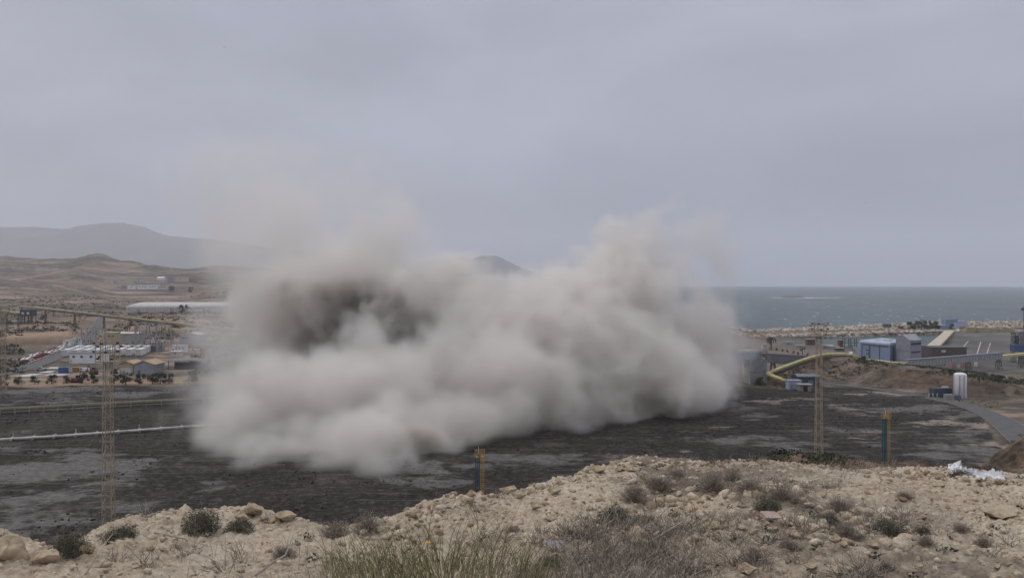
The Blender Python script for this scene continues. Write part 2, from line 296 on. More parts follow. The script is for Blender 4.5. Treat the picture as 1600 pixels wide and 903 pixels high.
# ------------------------------------------------------------------ the hillside the photographer stands on
FU = [-500,-100,0,60,100,160,220,330,400,470,520,570,620,700,760,850,900,930,980,1100,1200,1350,1500,1600,2100]
FY = [854,842,846,870,876,850,832,817,811,831,843,837,829,801,783,762,749,738,726,727,727,732,744,752,760]
def crestD(u): return 1524/(itp(u, FU, FY)-599)
def hill(u, D, fine=True):
    u = np.asarray(u, float); D = np.asarray(D, float); x = P(u, D); dc = crestD(u)
    zin = EYE-1.225-.123*D; zc = EYE-1.225-.123*dc
    s = D-dc; zo = zc-.62*(np.sqrt(s*s+.5)-.7)
    z = np.where(s < 0, zin-.02*np.exp(s*3), np.minimum(zin, zo))
    # second rim on the right and the orange spur beyond it
    rim = smooth((u-1080)/120); zr2 = EYE-(itp(u, [1080,1130,1200,1290,1400,1500,1600], [728,722,713,712,719,728,735])-HY)/F*21
    t = np.exp(-((D-21)/4.)**2); z2 = zr2*t+(zc-.62*np.maximum(D-18, 0)*1.0)*(1-t); z2 = np.where(D > 21, zr2-.6*(D-21)**1.03, np.where(D > dc, zc*(1-smooth((D-dc)/(20.9-dc)))+zr2*smooth((D-dc)/(20.9-dc))-.6*np.sin(PI*np.clip((D-dc)/(21-dc), 0, 1)), z))
    z = z*(1-rim)+np.where(D > dc, z2, z)*rim
    ys = itp(u, [1440,1500,1540,1570,1600,1680,2100], [800,738,714,691,668,640,590]); zsp = EYE-(ys-HY)/F*52
    sp = zsp-np.abs(D-52)*.55+(fbm(x, D, 3, 4, 3)-.5)*1.6; z = np.where((u > 1430) & (D > 26), np.maximum(z, sp), z)
    z = np.maximum(z, -3)
    if fine:
        near = 1-smooth((D-24)/20)
        lump = fbm(x, D, 1.4, 3, 11)-.5; clod = np.abs(fbm(x, D, .34, 5, 12, .62)-.5)*2; grit = fbm(x, D, .085, 3, 13)-.5
        z = z+near*(lump*.34*np.clip((D-3)/5, .3, 1)+(clod-.3)*.075+np.abs(grit)*.09+(fbm(x, D, .04, 2, 15)-.5)*.03)+(1-near)*(fbm(x, D, 6, 4, 6)-.5)*2
    return z
def hillside():
    U = np.concatenate([np.arange(-3000, -500, 100), np.arange(-500, -30, 14), np.arange(-30, 1632, 2.4), np.arange(1632, 2100, 14), np.arange(2100, 4600, 100)])
    Dr = np.concatenate([np.arange(-3, 2, .25), np.exp(np.arange(math.log(2), math.log(3.6), .05)), np.exp(np.arange(math.log(3.6), math.log(14.5), .0042)), np.exp(np.arange(math.log(14.5), math.log(26), .012)), np.exp(np.arange(math.log(26), math.log(95), .025))])
    uu, dd = np.meshgrid(U, Dr); z = hill(uu, dd); xx = np.where(dd > 1, P(uu, dd), P(uu, 1.)*(1+(1-np.minimum(dd, 1))*2))
    z = np.where(dd < 2, EYE-1.3-.123*np.minimum(dd, 2)*1.0+(fbm(xx, dd, 1, 3, 2)-.5)*.1, z)
    V = np.stack([xx, dd, z], -1).reshape(-1, 3); nr, nc = uu.shape
    a = (np.arange(nr-1)[:, None]*nc+np.arange(nc-1)[None]).ravel()
    m, N, L, b = nodes('limestone_soil'); tc = N.new('ShaderNodeTexCoord').outputs['Object']
    c1, f1 = noise_col(N, L, [(.26,.2,.14), (.48,.395,.295), (.63,.55,.43)], 1.1, 9, tc, .7, lo=.32, hi=.6)
    c2, f2 = noise_col(N, L, [(.125,.095,.068), (.46,.375,.275), (.69,.61,.49)], 13, 8, tc, .78, lo=.36, hi=.62)
    c_ = mixc(N, L, .5, c1, c2)
    d1, f3 = noise_col(N, L, [(0,0,0), (1,1,1)], .6, 8, tc, .75, lo=.46, hi=.58); sx0 = N.new('ShaderNodeSeparateXYZ'); L.new(tc, sx0.inputs[0]); zx = N.new('ShaderNodeMath'); zx.operation = 'MULTIPLY'; L.new(ramp(N, L, sx0.outputs[0], .2, 1.4), zx.inputs[0]); L.new(ramp(N, L, sx0.outputs[0], 5.2, 3.0), zx.inputs[1]); zz = N.new('ShaderNodeMath'); zz.operation = 'MULTIPLY_ADD'; L.new(zx.outputs[0], zz.inputs[0]); zz.inputs[1].default_value = .6; zz.inputs[2].default_value = .22
    c_ = mixc(N, L, mixc(N, L, zz.outputs[0], (0,0,0), d1), c_, (.145,.115,.09))
    sx = N.new('ShaderNodeSeparateXYZ'); L.new(tc, sx.inputs[0]); far = ramp(N, L, sx.outputs[1], 13.5, 19)
    c3, _ = noise_col(N, L, [(.04,.034,.026), (.12,.088,.063), (.24,.175,.125)], .5, 9, tc, .72, lo=.4, hi=.62); c_ = mixc(N, L, far, c_, c3)
    L.new(c_, b.inputs['Base Color']); b.inputs['Roughness'].default_value = .95; b.inputs['Specular IOR Level'].default_value = .1
    bp = N.new('ShaderNodeBump'); bp.inputs['Strength'].default_value = .9; bp.inputs['Distance'].default_value = .03; nn = N.new('ShaderNodeTexNoise'); nn.inputs['Scale'].default_value = 24; nn.inputs['Detail'].default_value = 8; nn.inputs['Roughness'].default_value = .7
    L.new(tc, nn.inputs['Vector']); L.new(nn.outputs[0], bp.inputs['Height']); L.new(bp.outputs[0], b.inputs['Normal'])
    tag(mesh_np('hillside', V, np.stack([a, a+1, a+nc+1, a+nc], -1), m, smooth=False), kind='structure')
hillside()
# ------------------------------------------------------------------ builders
class MB:
    def __init__(s): s.v = []; s.f = []
    def add(s, V, Fc): b = len(s.v); s.v += [tuple(p) for p in V]; s.f += [tuple(b+i for i in f) for f in Fc]; return s
    def box(s, x0, x1, y0, y1, z0, z1):
        return s.add([(x0,y0,z0),(x1,y0,z0),(x1,y1,z0),(x0,y1,z0),(x0,y0,z1),(x1,y0,z1),(x1,y1,z1),(x0,y1,z1)], [(0,3,2,1),(4,5,6,7),(0,1,5,4),(1,2,6,5),(2,3,7,6),(3,0,4,7)])
    def bar(s, a, b, w, n=4, w2=None):
        a, b = Vector(a), Vector(b); d = (b-a)
        if d.length < 1e-6: return s
        q = d.to_track_quat('Z', 'Y'); w2 = w if w2 is None else w2; V = []
        for p, r in ((a, w), (b, w2)):
            for k in range(n):
                t = 2*PI*(k+.5)/n; V.append(p+q @ Vector((r*math.cos(t), r*math.sin(t), 0)))
        Fc = [(k, (k+1) % n, n+(k+1) % n, n+k) for k in range(n)]+[tuple(range(n-1, -1, -1)), tuple(range(n, 2*n))]
        return s.add(V, Fc)
    def tube(s, pts, w, n=8, rx=1.):
        V = []; pts = [Vector(p) for p in pts]; m = len(pts)
        for i, p in enumerate(pts):
            d = (pts[min(i+1, m-1)]-pts[max(i-1, 0)]).normalized(); sd = d.cross(Vector((0,0,1))).normalized(); up = sd.cross(d)
            for k in range(n):
                t = 2*PI*(k+.5)/n; V.append(p+sd*(w*rx*math.cos(t))+up*(w*math.sin(t)))
        Fc = [(i*n+k, i*n+(k+1) % n, (i+1)*n+(k+1) % n, (i+1)*n+k) for i in range(m-1) for k in range(n)]+[tuple(range(n-1, -1, -1)), tuple(range((m-1)*n, m*n))]
        return s.add(V, Fc)
    def prism(s, prof, x0, x1):
        """profile in the y-z plane swept along x"""
        n = len(prof); V = [(x0, y, z) for y, z in prof]+[(x1, y, z) for y, z in prof]
        return s.add(V, [(k, (k+1) % n, n+(k+1) % n, n+k) for k in range(n)]+[tuple(range(n-1, -1, -1)), tuple(range(n, 2*n))])
    def prismy(s, prof, y0, y1):
        n = len(prof); V = [(x, y0, z) for x, z in prof]+[(x, y1, z) for x, z in prof]
        return s.add(V, [(k, n+k, n+(k+1) % n, (k+1) % n) for k in range(n)]+[tuple(range(n)), tuple(range(2*n-1, n-1, -1))])
    def lathe(s, prof, n=16, c=(0,0)):
        V = [(c[0]+r*math.cos(2*PI*k/n), c[1]+r*math.sin(2*PI*k/n), z) for r, z in prof for k in range(n)]; m = len(prof)
        return s.add(V, [(i*n+k, i*n+(k+1) % n, (i+1)*n+(k+1) % n, (i+1)*n+k) for i in range(m-1) for k in range(n)]+[tuple(range(n-1, -1, -1)), tuple(range((m-1)*n, m*n))])
    def build(s, name, mat, parent=None, smooth=False):
        me = bpy.data.meshes.new(name); me.from_pydata(s.v, [], s.f); me.materials.append(mat); me.update()
        bm = bmesh.new(); bm.from_mesh(me); bmesh.ops.recalc_face_normals(bm, faces=bm.faces); bm.to_mesh(me); bm.free()
        if smooth:
            for p in me.polygons: p.use_smooth = True
        o = bpy.data.objects.new(name, me); COL.objects.link(o)
        if parent: o.parent = parent
        return o
def empty(name, loc, rz=0, label=None, cat=None, group=None):
    o = bpy.data.objects.new(name, None); o.empty_display_size = .5; COL.objects.link(o); o.location = loc; o.rotation_euler = (0, 0, rz)
    return tag(o, label, cat, group)
def children(o): return [c_ for c_ in CH.get(o, [])] if False else list(o.children)
def dup(o, loc, rz=None, label=None, scale=None, parent=None):
    c_ = o.copy(); COL.objects.link(c_)
    if parent is None:
        c_.location = loc
        if rz is not None: c_.rotation_euler = (0, 0, rz)
        if scale is not None: c_.scale = (scale,)*3 if isinstance(scale, (int, float)) else scale
        if label: c_['label'] = label
    else: c_.parent = parent
    for k in list(o.children): dup(k, None, parent=c_)
    return c_
def at(u, D, dz=0): return (P(u, D), D, G(u, D)+dz)
M = {}
for nm, col, ro, me_, va in [('white_paint',(.72,.72,.72),.5,0,.12),('offwhite',(.5,.48,.45),.7,0,.2),('cream',(.5,.44,.33),.7,0,.2),('tan_wall',(.4,.31,.22),.85,0,.2),('beige_wall',(.32,.3,.27),.8,0,.15),('grey_sheet',(.3,.31,.33),.6,.2,.2),
    ('grey_concrete',(.26,.26,.255),.9,0,.22),('dark_grey',(.09,.095,.1),.7,0,.25),('roof_grey',(.16,.165,.18),.7,0,.2),('blue_sheet',(.21,.28,.4),.5,.1,.12),('pale_blue',(.36,.44,.56),.5,.1,.12),('blue_paint',(.035,.085,.22),.5,0,.2),('navy',(.045,.06,.1),.6,0,.2),
    ('lilac_sheet',(.25,.255,.31),.55,.1,.12),('yellow_tube',(.5,.45,.19),.5,0,.15),('yellow_rail',(.5,.31,.05),.6,0,.35),('yellow_worn',(.34,.29,.15),.7,0,.3),('mast_tan',(.4,.32,.22),.75,.1,.3),('brown_wall',(.1,.075,.065),.85,0,.2),
    ('tan_roof',(.42,.3,.2),.85,0,.25),('red_paint',(.3,.05,.045),.6,0,.3),('rust',(.13,.06,.035),.9,0,.4),('green_steel',(.05,.075,.065),.7,.1,.3),('teal_paint',(.03,.1,.12),.6,0,.35),('glass_dark',(.02,.022,.026),.25,0,.1),('black_rubber',(.02,.02,.02),.9,0,.1),
    ('asphalt',(.075,.075,.078),.9,0,.18),('asphalt_pale',(.095,.094,.096),.9,0,.2),('kerb',(.24,.22,.19),.9,0,.25),('galvanised',(.3,.31,.31),.5,.3,.2),('orange_paint',(.35,.17,.06),.7,0,.3),('bark',(.09,.07,.05),.95,0,.3),('beige_gallery',(.5,.43,.27),.7,0,.15),('silver',(.45,.46,.47),.4,.4,.2),('pink_brick',(.36,.22,.17),.9,0,.2)]:
    M[nm] = simple(nm, col, ro, me_, va, .35)
def leafmat(name, a, b, c_):
    m, N, L, bs = nodes(name); o_, f = noise_col(N, L, [a, b, c_], 1.4, 5, None, .7, lo=.35, hi=.65); L.new(o_, bs.inputs['Base Color']); bs.inputs['Roughness'].default_value = .85; bs.inputs['Specular IOR Level'].default_value = .2; return m
M['leaf_dark'] = leafmat('leaf_dark', (.02,.028,.016), (.035,.045,.025), (.065,.07,.04))
M['leaf_olive'] = leafmat('leaf_olive', (.035,.04,.022), (.06,.065,.038), (.1,.1,.06))
# ------------------------------------------------------------------ roads and tracks
def road(name, pts, wid, mat, lift=.12, edge=None, z=None):
    """pts = (column, row) on the ground, laid over it in short steps"""
    W3 = []
    for (u, y) in pts: D = solveD(u, y); W3.append((P(u, D), D))
    A = []
    for (a, b) in zip(W3[:-1], W3[1:]):
        n = max(2, int(math.dist(a, b)/5)); A += [(a[0]+(b[0]-a[0])*k/n, a[1]+(b[1]-a[1])*k/n) for k in range(n)]
    A.append(W3[-1]); A = np.array(A)
    for _ in range(12): A[1:-1] = (A[:-2]+2*A[1:-1]+A[2:])/4
    t = np.gradient(A, axis=0); t /= np.linalg.norm(t, axis=1)[:, None]; nrm = np.stack([t[:, 1], -t[:, 0]], -1)
    def strip(nm, o0, o1, mt, lf, k=5):
        V = []; wf = wid if not isinstance(wid, tuple) else 1
        ww = np.linspace(wid[0], wid[1], len(A)) if isinstance(wid, tuple) else np.full(len(A), wid)
        offs = np.linspace(o0, o1, k)
        zz = np.zeros((len(A), 9)); 
        for q, f in enumerate(np.linspace(-.5, .5, 9)):
            p = A+nrm*(ww*f)[:, None]; zz[:, q] = terrain(800+F*p[:, 0]/p[:, 1], p[:, 1])
        zc = zz.max(1)
        for _ in range(6): zc[1:-1] = np.maximum(zc[1:-1], (zc[:-2]+2*zc[1:-1]+zc[2:])/4)
        for f in offs:
            p = A+nrm*(ww*f)[:, None]; V.append(np.stack([p[:, 0], p[:, 1], zc+lf], -1))
        V = np.stack(V, 1).reshape(-1, 3); nr, nc = len(A), k
        a = (np.arange(nr-1)[:, None]*nc+np.arange(nc-1)[None]).ravel(); return mesh_np(nm, V, np.stack([a, a+1, a+nc+1, a+nc], -1), mt)
    tag(strip(name, -.5, .5, mat, lift), kind='structure')
    if edge:
        for s_ in (-1, 1): tag(strip('kerb', s_*.5, s_*(.5+edge), M['kerb'], lift+.12, 2), kind='structure')
road('road', [(-60,600),(0,585),(40,576),(75,563),(105,550),(126,539),(140,528),(148,517),(153,506),(160,496),(168,491)], (11, 6.5), M['asphalt_pale'], .25, .03)
road('service_road', [(36,578),(90,574),(160,575),(262,577)], 7, M['asphalt'], .2)
road('access_road', [(1262,596),(1330,603),(1400,612),(1450,620),(1498,629),(1530,639),(1560,653),(1592,678),(1640,716)], (4.5, 11), M['asphalt_pale'], .15, .02)
# ------------------------------------------------------------------ masts and pillars
def lattice(mb, h, w0, w1, r, n, z0=0, faces=4):
    for k in range(4):
        sx, sy = [(-1,-1),(1,-1),(1,1),(-1,1)][k]; tx, ty = [(-1,-1),(1,-1),(1,1),(-1,1)][(k+1) % 4]
        mb.bar((sx*w0, sy*w0, z0), (sx*w1, sy*w1, z0+h), r)
        for i in range(n):
            a, b = i/n, (i+1)/n; wa, wb = w0+(w1-w0)*a, w0+(w1-w0)*b
            p, q = (sx*wa, sy*wa, z0+h*a), (tx*wb, ty*wb, z0+h*b)
            if (i+k) % 2: p, q = (tx*wa, ty*wa, z0+h*a), (sx*wb, sy*wb, z0+h*b)
            mb.bar(p, q, r*.55)
            if i % 3 == 0: mb.bar((sx*wa, sy*wa, z0+h*a), (tx*wa, ty*wa, z0+h*a), r*.55)
    return mb
def lighting_mast(loc, rz, label, H=35.2, group='tall lattice floodlight masts'):
    t = empty('lighting_mast', loc, rz, label, 'lighting mast', group)
    lattice(MB(), H-3.8, .85, .55, .075, 22).build('lattice_shaft', M['mast_tan'], t)
    lad = MB()
    for s_ in (-.22, .22): lad.bar((s_+.2, -.2, 0), (s_+.2, -.2, H-3), .022)
    for k in range(int(H/.6)): lad.bar((-.02, -.2, k*.6+.3), (.42, -.2, k*.6+.3), .022)
    lad.build('ladder', M['mast_tan'], t)
    pl = MB()
    for z in (H-4.0, H-2.4, H-.9):
        for s_ in (-1, 1):
            pl.bar((-1.6, s_*1.2, z), (1.6, s_*1.2, z), .1); pl.bar((s_*1.6, -1.2, z), (s_*1.6, 1.2, z), .1)
    for sx in (-1.6, -.8, .8, 1.6):
        for sy in (-1.2, 1.2): pl.bar((sx, sy, H-4.2), (sx, sy, H-.2), .08)
    pl.box(-1.7, 1.7, -1.15, 1.15, H-4.06, H-3.98)
    pl.bar((-.6, -.6, H-4), (-.6, -.6, H+.2), .07); pl.bar((.6, .6, H-4), (.6, .6, H+.2), .07); pl.bar((0, 0, H-3), (0, 0, H+1.1), .05)
    plo = pl.build('platform', M['mast_tan'], t)
    for (x, y, z) in [(-1.95,-.8,H-.7),(-1.95,-.8,H-2.2),(1.95,-.8,H-.7),(1.95,-.8,H-2.2),(-1.1,-1.45,H-3.4),(.2,-1.4,H-2.3),(1.2,-1.45,H-3.5),(-.5,-1.45,H-.8),(-1.95,.8,H-1.4),(1.95,.8,H-1.4)]:
        m_ = MB(); m_.add([(x-.3,y-.18,z-.2),(x+.3,y-.18,z-.2),(x+.3,y+.18,z-.12),(x-.3,y+.18,z-.12),(x-.36,y-.3,z+.16),(x+.36,y-.3,z+.16),(x+.3,y+.18,z+.25),(x-.3,y+.18,z+.25)], [(0,3,2,1),(4,5,6,7),(0,1,5,4),(1,2,6,5),(2,3,7,6),(3,0,4,7)])
        m_.v = [(x+(a-x)*.72, y+(b-y)*.72, z+(c0_-z)*.72) for a, b, c0_ in m_.v]; m_.build('floodlight', M['glass_dark'], plo)
    return t
DM1, DM2 = 140., 207.
lighting_mast((P(168,DM1), DM1, 0), .12, 'tan lattice floodlight mast at left in front of the dust and the white containers')
lighting_mast((P(1280,DM2), DM2, 0), -.1, 'tan lattice floodlight mast at right before the sea, beside the dust cloud')
lighting_mast((P(5,322), 322, 0), .3, 'far faint lattice mast at the left edge of the picture beside the road')
def light_pillar(loc, rz, label, H=12.6):
    t = empty('access_pillar', loc, rz, label, 'access pillar', 'blue pillars with yellow caged ladders')
    m_ = MB()
    for sx in (-.72, -.05):
        for sy in (-.3, .3): m_.bar((sx, sy, 0), (sx, sy, H-.2), .13)
    for k in range(14):
        z = .4+k*.88; m_.bar((-.72, -.3, z), (-.05, -.3, z+.44), .04); m_.bar((-.05, -.3, z+.44), (-.72, -.3, z+.88), .04); m_.bar((-.72, .3, z), (-.05, .3, z), .04)
    m_.bar((-.38, 0, 0), (-.38, 0, H-.3), .09); m_.build('column', M['teal_paint'], t)
    l = MB()
    for sx in (.28, .72): l.bar((sx, -.1, .3), (sx, -.1, H+.2), .05)
    for k in range(30): l.bar((.28, -.1, .4+k*.41), (.72, -.1, .4+k*.41), .035)
    ldo = l.build('ladder', M['yellow_rail'], t)
    c_ = MB()
    for k in range(10):
        z = 2.4+k*1.08; pts = [(.5+.42*math.cos(a), -.1-.42*math.sin(a)*1.3, z) for a in np.linspace(0, PI, 7)]
        for a, b in zip(pts[:-1], pts[1:]): c_.bar(a, b, .035)
    for a in np.linspace(0, PI, 5): c_.bar((.5+.42*math.cos(a), -.1-.55*math.sin(a), 2.4), (.5+.42*math.cos(a), -.1-.55*math.sin(a), H+.1), .03)
    c_.build('ladder_cage', M['yellow_rail'], ldo)
    b_ = MB()
    for z in (H-.25, H+.35, H+.95):
        b_.bar((-.85, -.6, z), (.95, -.6, z), .05); b_.bar((-.85, .6, z), (.95, .6, z), .05); b_.bar((-.85, -.6, z), (-.85, .6, z), .05); b_.bar((.95, -.6, z), (.95, .6, z), .05)
    for sx in (-.85, -.25, .35, .95):
        for sy in (-.6, .6): b_.bar((sx, sy, H-.25), (sx, sy, H+.95), .045)
    b_.box(-.85, .95, -.6, .6, H-.34, H-.27); bko = b_.build('basket', M['yellow_rail'], t)
    mm = MB(); mm.box(-.3, .1, -.25, .1, H-.2, H+.5); mm.build('control_box', M['grey_concrete'], bko)
    a_ = MB(); a_.bar((-.1, 0, H+.3), (-.2, 0, H+1.7), .04); a_.bar((-.2, 0, H+1.7), (-.55, 0, H+2.3), .035); a_.build('antenna', M['white_paint'], bko)
    p_ = MB(); p_.box(-1.1, 1.1, -.9, .9, 0, .35); p_.build('plinth', M['grey_concrete'], t)
    return t
light_pillar((P(749,151), 151, 0), .05, 'blue pillar with yellow caged ladder, the left one by the rocky slope under the dust', 12.3)
light_pillar((P(1385,194), 194, 0), .2, 'blue pillar with yellow caged ladder, the right one alone on the dark yard', 12.3)
# ------------------------------------------------------------------ yard conveyors
def yard_conveyor():
    pts = [(-60,650),(0,647),(90,642),(180,637),(275,632),(360,628)]; Q = [Vector((P(u, DG(y)), DG(y), 0)) for u, y in pts]
    t = empty('yard_conveyor', Q[0], 0, 'long low green and yellow belt conveyor crossing the dark yard at left', 'conveyor'); o0 = Q[0]
    bl, rl, sp = MB(), MB(), MB()
    for a, b in zip(Q[:-1], Q[1:]):
        a = a-o0; b = b-o0; d = (b-a); n = max(1, int(d.length/4.2)); s_ = d.normalized().cross(Vector((0,0,1)))
        for o_ in (-.8, .8):
            rl.bar(a+s_*o_+Vector((0,0,1.95)), b+s_*o_+Vector((0,0,1.95)), .2); rl.bar(a+s_*o_+Vector((0,0,.75)), b+s_*o_+Vector((0,0,.75)), .16)
        for o_ in (-.55, .55): bl.bar(a+s_*o_+Vector((0,0,1.15)), b+s_*o_+Vector((0,0,1.15)), .5)
        for k in range(n):
            p = a+d*k/n
            for o_ in (-.8, .8): sp.box(p.x+s_.x*o_-.2, p.x+s_.x*o_+.2, p.y+s_.y*o_-.14, p.y+s_.y*o_+.14, 0, 1.8)
            sp.bar(p+s_*.8+Vector((0,0,.9)), p-s_*.8+Vector((0,0,.9)), .12); sp.build('support_frame', M['yellow_worn'], t); sp = MB()
    bl.build('belt', M['dark_grey'], t); rl.build('rail', M['yellow_worn'], t)
yard_conveyor()
def pipe_line():
    pts = [(-60,693),(0,690),(100,684),(200,676.5),(300,669),(430,661),(470,658)]; Q = [Vector((P(u, DG(y)), DG(y), 0)) for u, y in pts]; o0 = Q[0]
    t = empty('pipe_line', Q[0], 0, 'long white pipe on low cross sleepers running over the dark yard', 'pipe line')
    a_, b_, c_ = MB(), MB(), MB(); L_ = 0
    for a, b in zip(Q[:-1], Q[1:]):
        a = a-o0; b = b-o0; d = b-a; s_ = d.normalized().cross(Vector((0,0,1)))
        a_.bar(a+Vector((0,0,.55)), b+Vector((0,0,.55)), .42, 10); c_.bar(a-s_*1.2+Vector((0,0,.35)), b-s_*1.2+Vector((0,0,.35)), .28, 6)
        n = max(1, round(d.length/6.2))
        for k in range(n):
            p = a+d*(k+.5)/n; b_ = MB(); b_.bar(p-s_*1.9+Vector((0,0,.5)), p+s_*1.6+Vector((0,0,.5)), .5); b_.bar(p-s_*1.9+Vector((0,0,.9)), p-s_*1.9+Vector((0,0,2.0 if k % 3 == 0 else 1.1)), .18); b_.build('sleeper', M['beige_wall'], t)
    a_.build('pipe', M['offwhite'], t, True); c_.build('return_pipe', M['rust'], t)
pipe_line()
# ------------------------------------------------------------------ buildings
def house(name, u0, u1, yb, h, dep, wm, rm, label, rz=0, roof='flat', win=(), door=None, group=None, D=None, pitch=.22, eave=.25, cat='building', ridge='x', winsz=(.9,.7), winz=.62):
    D = D or solveD((u0+u1)/2, yb); x0, x1 = P(u0, D), P(u1, D); W = (x1-x0)/math.cos(rz) if rz else x1-x0; cx = (x0+x1)/2
    z = min(G(u0, D), G(u1, D)); t = empty(name, (cx, D+dep/2, z-.05), rz, label, cat, group)
    w2, d2 = W/2, dep/2
    if roof == 'gable' and ridge == 'y':
        MB().prismy([(-w2,0),(w2,0),(w2,h),(0,h+W*pitch),(-w2,h)], -d2, d2).build('wall', wm, t)
        r = W*pitch; MB().prismy([(-w2-eave,h-.12*1),(0,h+r),(w2+eave,h-.12),(w2+eave,h+.16),(0,h+r+.28),(-w2-eave,h+.16)], -d2-eave, d2+eave).build('roof', rm, t)
    elif roof == 'gable':
        MB().prism([(-d2,0),(d2,0),(d2,h),(0,h+dep*pitch),(-d2,h)], -w2, w2).build('wall', wm, t)
        r = dep*pitch; MB().prism([(-d2-eave,h-.12),(-d2-eave,h+.16),(0,h+r+.28),(d2+eave,h+.16),(d2+eave,h-.12),(0,h+r)], -w2-eave, w2+eave).build('roof', rm, t)
    elif roof == 'vault':
        MB().box(-w2, w2, -d2, d2, 0, h).build('wall', wm, t)
        pr = [(-d2-.2, h)]+[(-d2*math.cos(a), h+.05+dep*pitch*math.sin(a)) for a in np.linspace(0, PI, 13)]+[(d2+.2, h)]
        MB().prism(pr, -w2-.2, w2+.2).build('roof', rm, t, False)
    else:
        MB().box(-w2, w2, -d2, d2, 0, h).build('wall', wm, t)
        MB().box(-w2-eave, w2+eave, -d2-eave, d2+eave, h+.003, h+.3).build('roof', rm, t)
    for (fx, fz) in ([(f, winz) for f in win] if win and not isinstance(win[0], tuple) else win):
        x = -w2+W*fx; zz = h*fz; MB().box(x-winsz[0], x+winsz[0], -d2-.06, -d2+.1, zz-winsz[1]/2, zz+winsz[1]/2).build('window', M['glass_dark'], t)
    if door:
        for fx, dw, dh, mt in door: x = -w2+W*fx; MB().box(x-dw/2, x+dw/2, -d2-.08, -d2+.1, .05, dh).build('door', mt, t)
    return t
house('control_hut', 108, 160, 568, 5.6, 7, M['white_paint'], M['roof_grey'], 'white single storey hut with four small windows and a dark grey roof', win=(.13,.37,.65,.9), winsz=(.75,1.05), winz=.68, roof='flat', door=[(.04,1,2.2,M['offwhite'])])
for k, (u0, u1, lab) in enumerate([(98,111,'low white cabin at the far end of the red fenced strip, the left one'), (111,123,'white cabin with a dark window beside the road, the right one of two')]):
    house('site_cabin', u0, u1, 541.5-k*1.2, 4.2+k*.6, 4, M['white_paint'], M['offwhite'], lab, win=(.75,) if k else (.5,), winsz=(.6,.9), group='white cabins by the road', cat='cabin')
FW = house('power_house', 181, 214, 538, 7.5, 13, M['beige_wall'], M['offwhite'], 'beige hall with a pale flat roof among the substation gantries', roof='gable', pitch=.05, door=[(.8,2,3,M['dark_grey'])])
house('brick_block', 165, 181, 546, 11, 6, M['tan_wall'], M['cream'], 'tan rendered block standing just left of the beige hall', win=(.3,.7), winz=.8)
house('equipment_shelter', 190, 224, 551, 4.2, 4, M['green_steel'], M['cream'], 'low steel shelter with a cream roof behind the white containers', door=[(.2,3,3,M['glass_dark']),(.6,4,3,M['dark_grey'])], winsz=(1,1), win=(.85,))
house('substation_hall', 281, 312, 543.5, 8.6, 12, M['grey_sheet'], M['offwhite'], 'tall grey hall with one long slit window, partly veiled by dust', win=((.25,.78),), winsz=(2.2,.9), roof='gable', ridge='y', pitch=.1)
house('crew_cabin', 268, 290, 551, 4.4, 3.5, M['white_paint'], M['offwhite'], 'long white cabin with small windows before the grey hall', win=(.3,.55,.8), winsz=(.45,.6), door=[(.1,.9,2.2,M['glass_dark'])], cat='cabin')
house('crew_cabin', 265, 282, 557.5, 3, 3.5, M['offwhite'], M['white_paint'], 'smaller pale cabin at the dust edge beneath the long white cabin', win=(.5,), winsz=(.45,.6), cat='cabin')
# two gabled sheds
sh1 = house('storage_shed', 186, 208, 585, 5.0, 10, M['tan_wall'], M['tan_roof'], 'shed with a tan gable roof and open pale front, the left one of the pair', roof='gable', ridge='y', pitch=.2, eave=.6, door=[(.5,5,3.3,M['offwhite'])], group='tan roofed sheds')
sh2 = house('storage_shed', 209, 240, 586, 5.0, 12, M['grey_sheet'], M['tan_roof'], 'shed with a tan gable roof and plain grey front, the right one of the pair', roof='gable', ridge='y', pitch=.19, eave=.6, door=[(.25,.9,2.2,M['dark_grey'])], group='tan roofed sheds')
# dark open canopy at the dust edge
def canopy():
    D = solveD(285, 578); t = empty('canopy', (P(287, D), D+5, G(285, D)), 0, 'dark open steel canopy at the edge of the dust below the white cabins', 'canopy')
    MB().box(-9, 9, -4, 5, 4.6, 5.0).build('roof', M['roof_grey'], t); MB().box(-9.1, 9.1, -4.15, -4.01, 4.5, 5.06).build('fascia', M['offwhite'], t)
    for sx in (-8.6, -3, 3, 8.6):
        for sy in (-3.7, 4.6): MB().box(sx-.15, sx+.15, sy-.15, sy+.15, 0, 4.597).build('post', M['dark_grey'], t)
    MB().box(-7.5, 8, 1, 4, 0, 3.2).build('stored_plant', M['dark_grey'], t)
canopy()
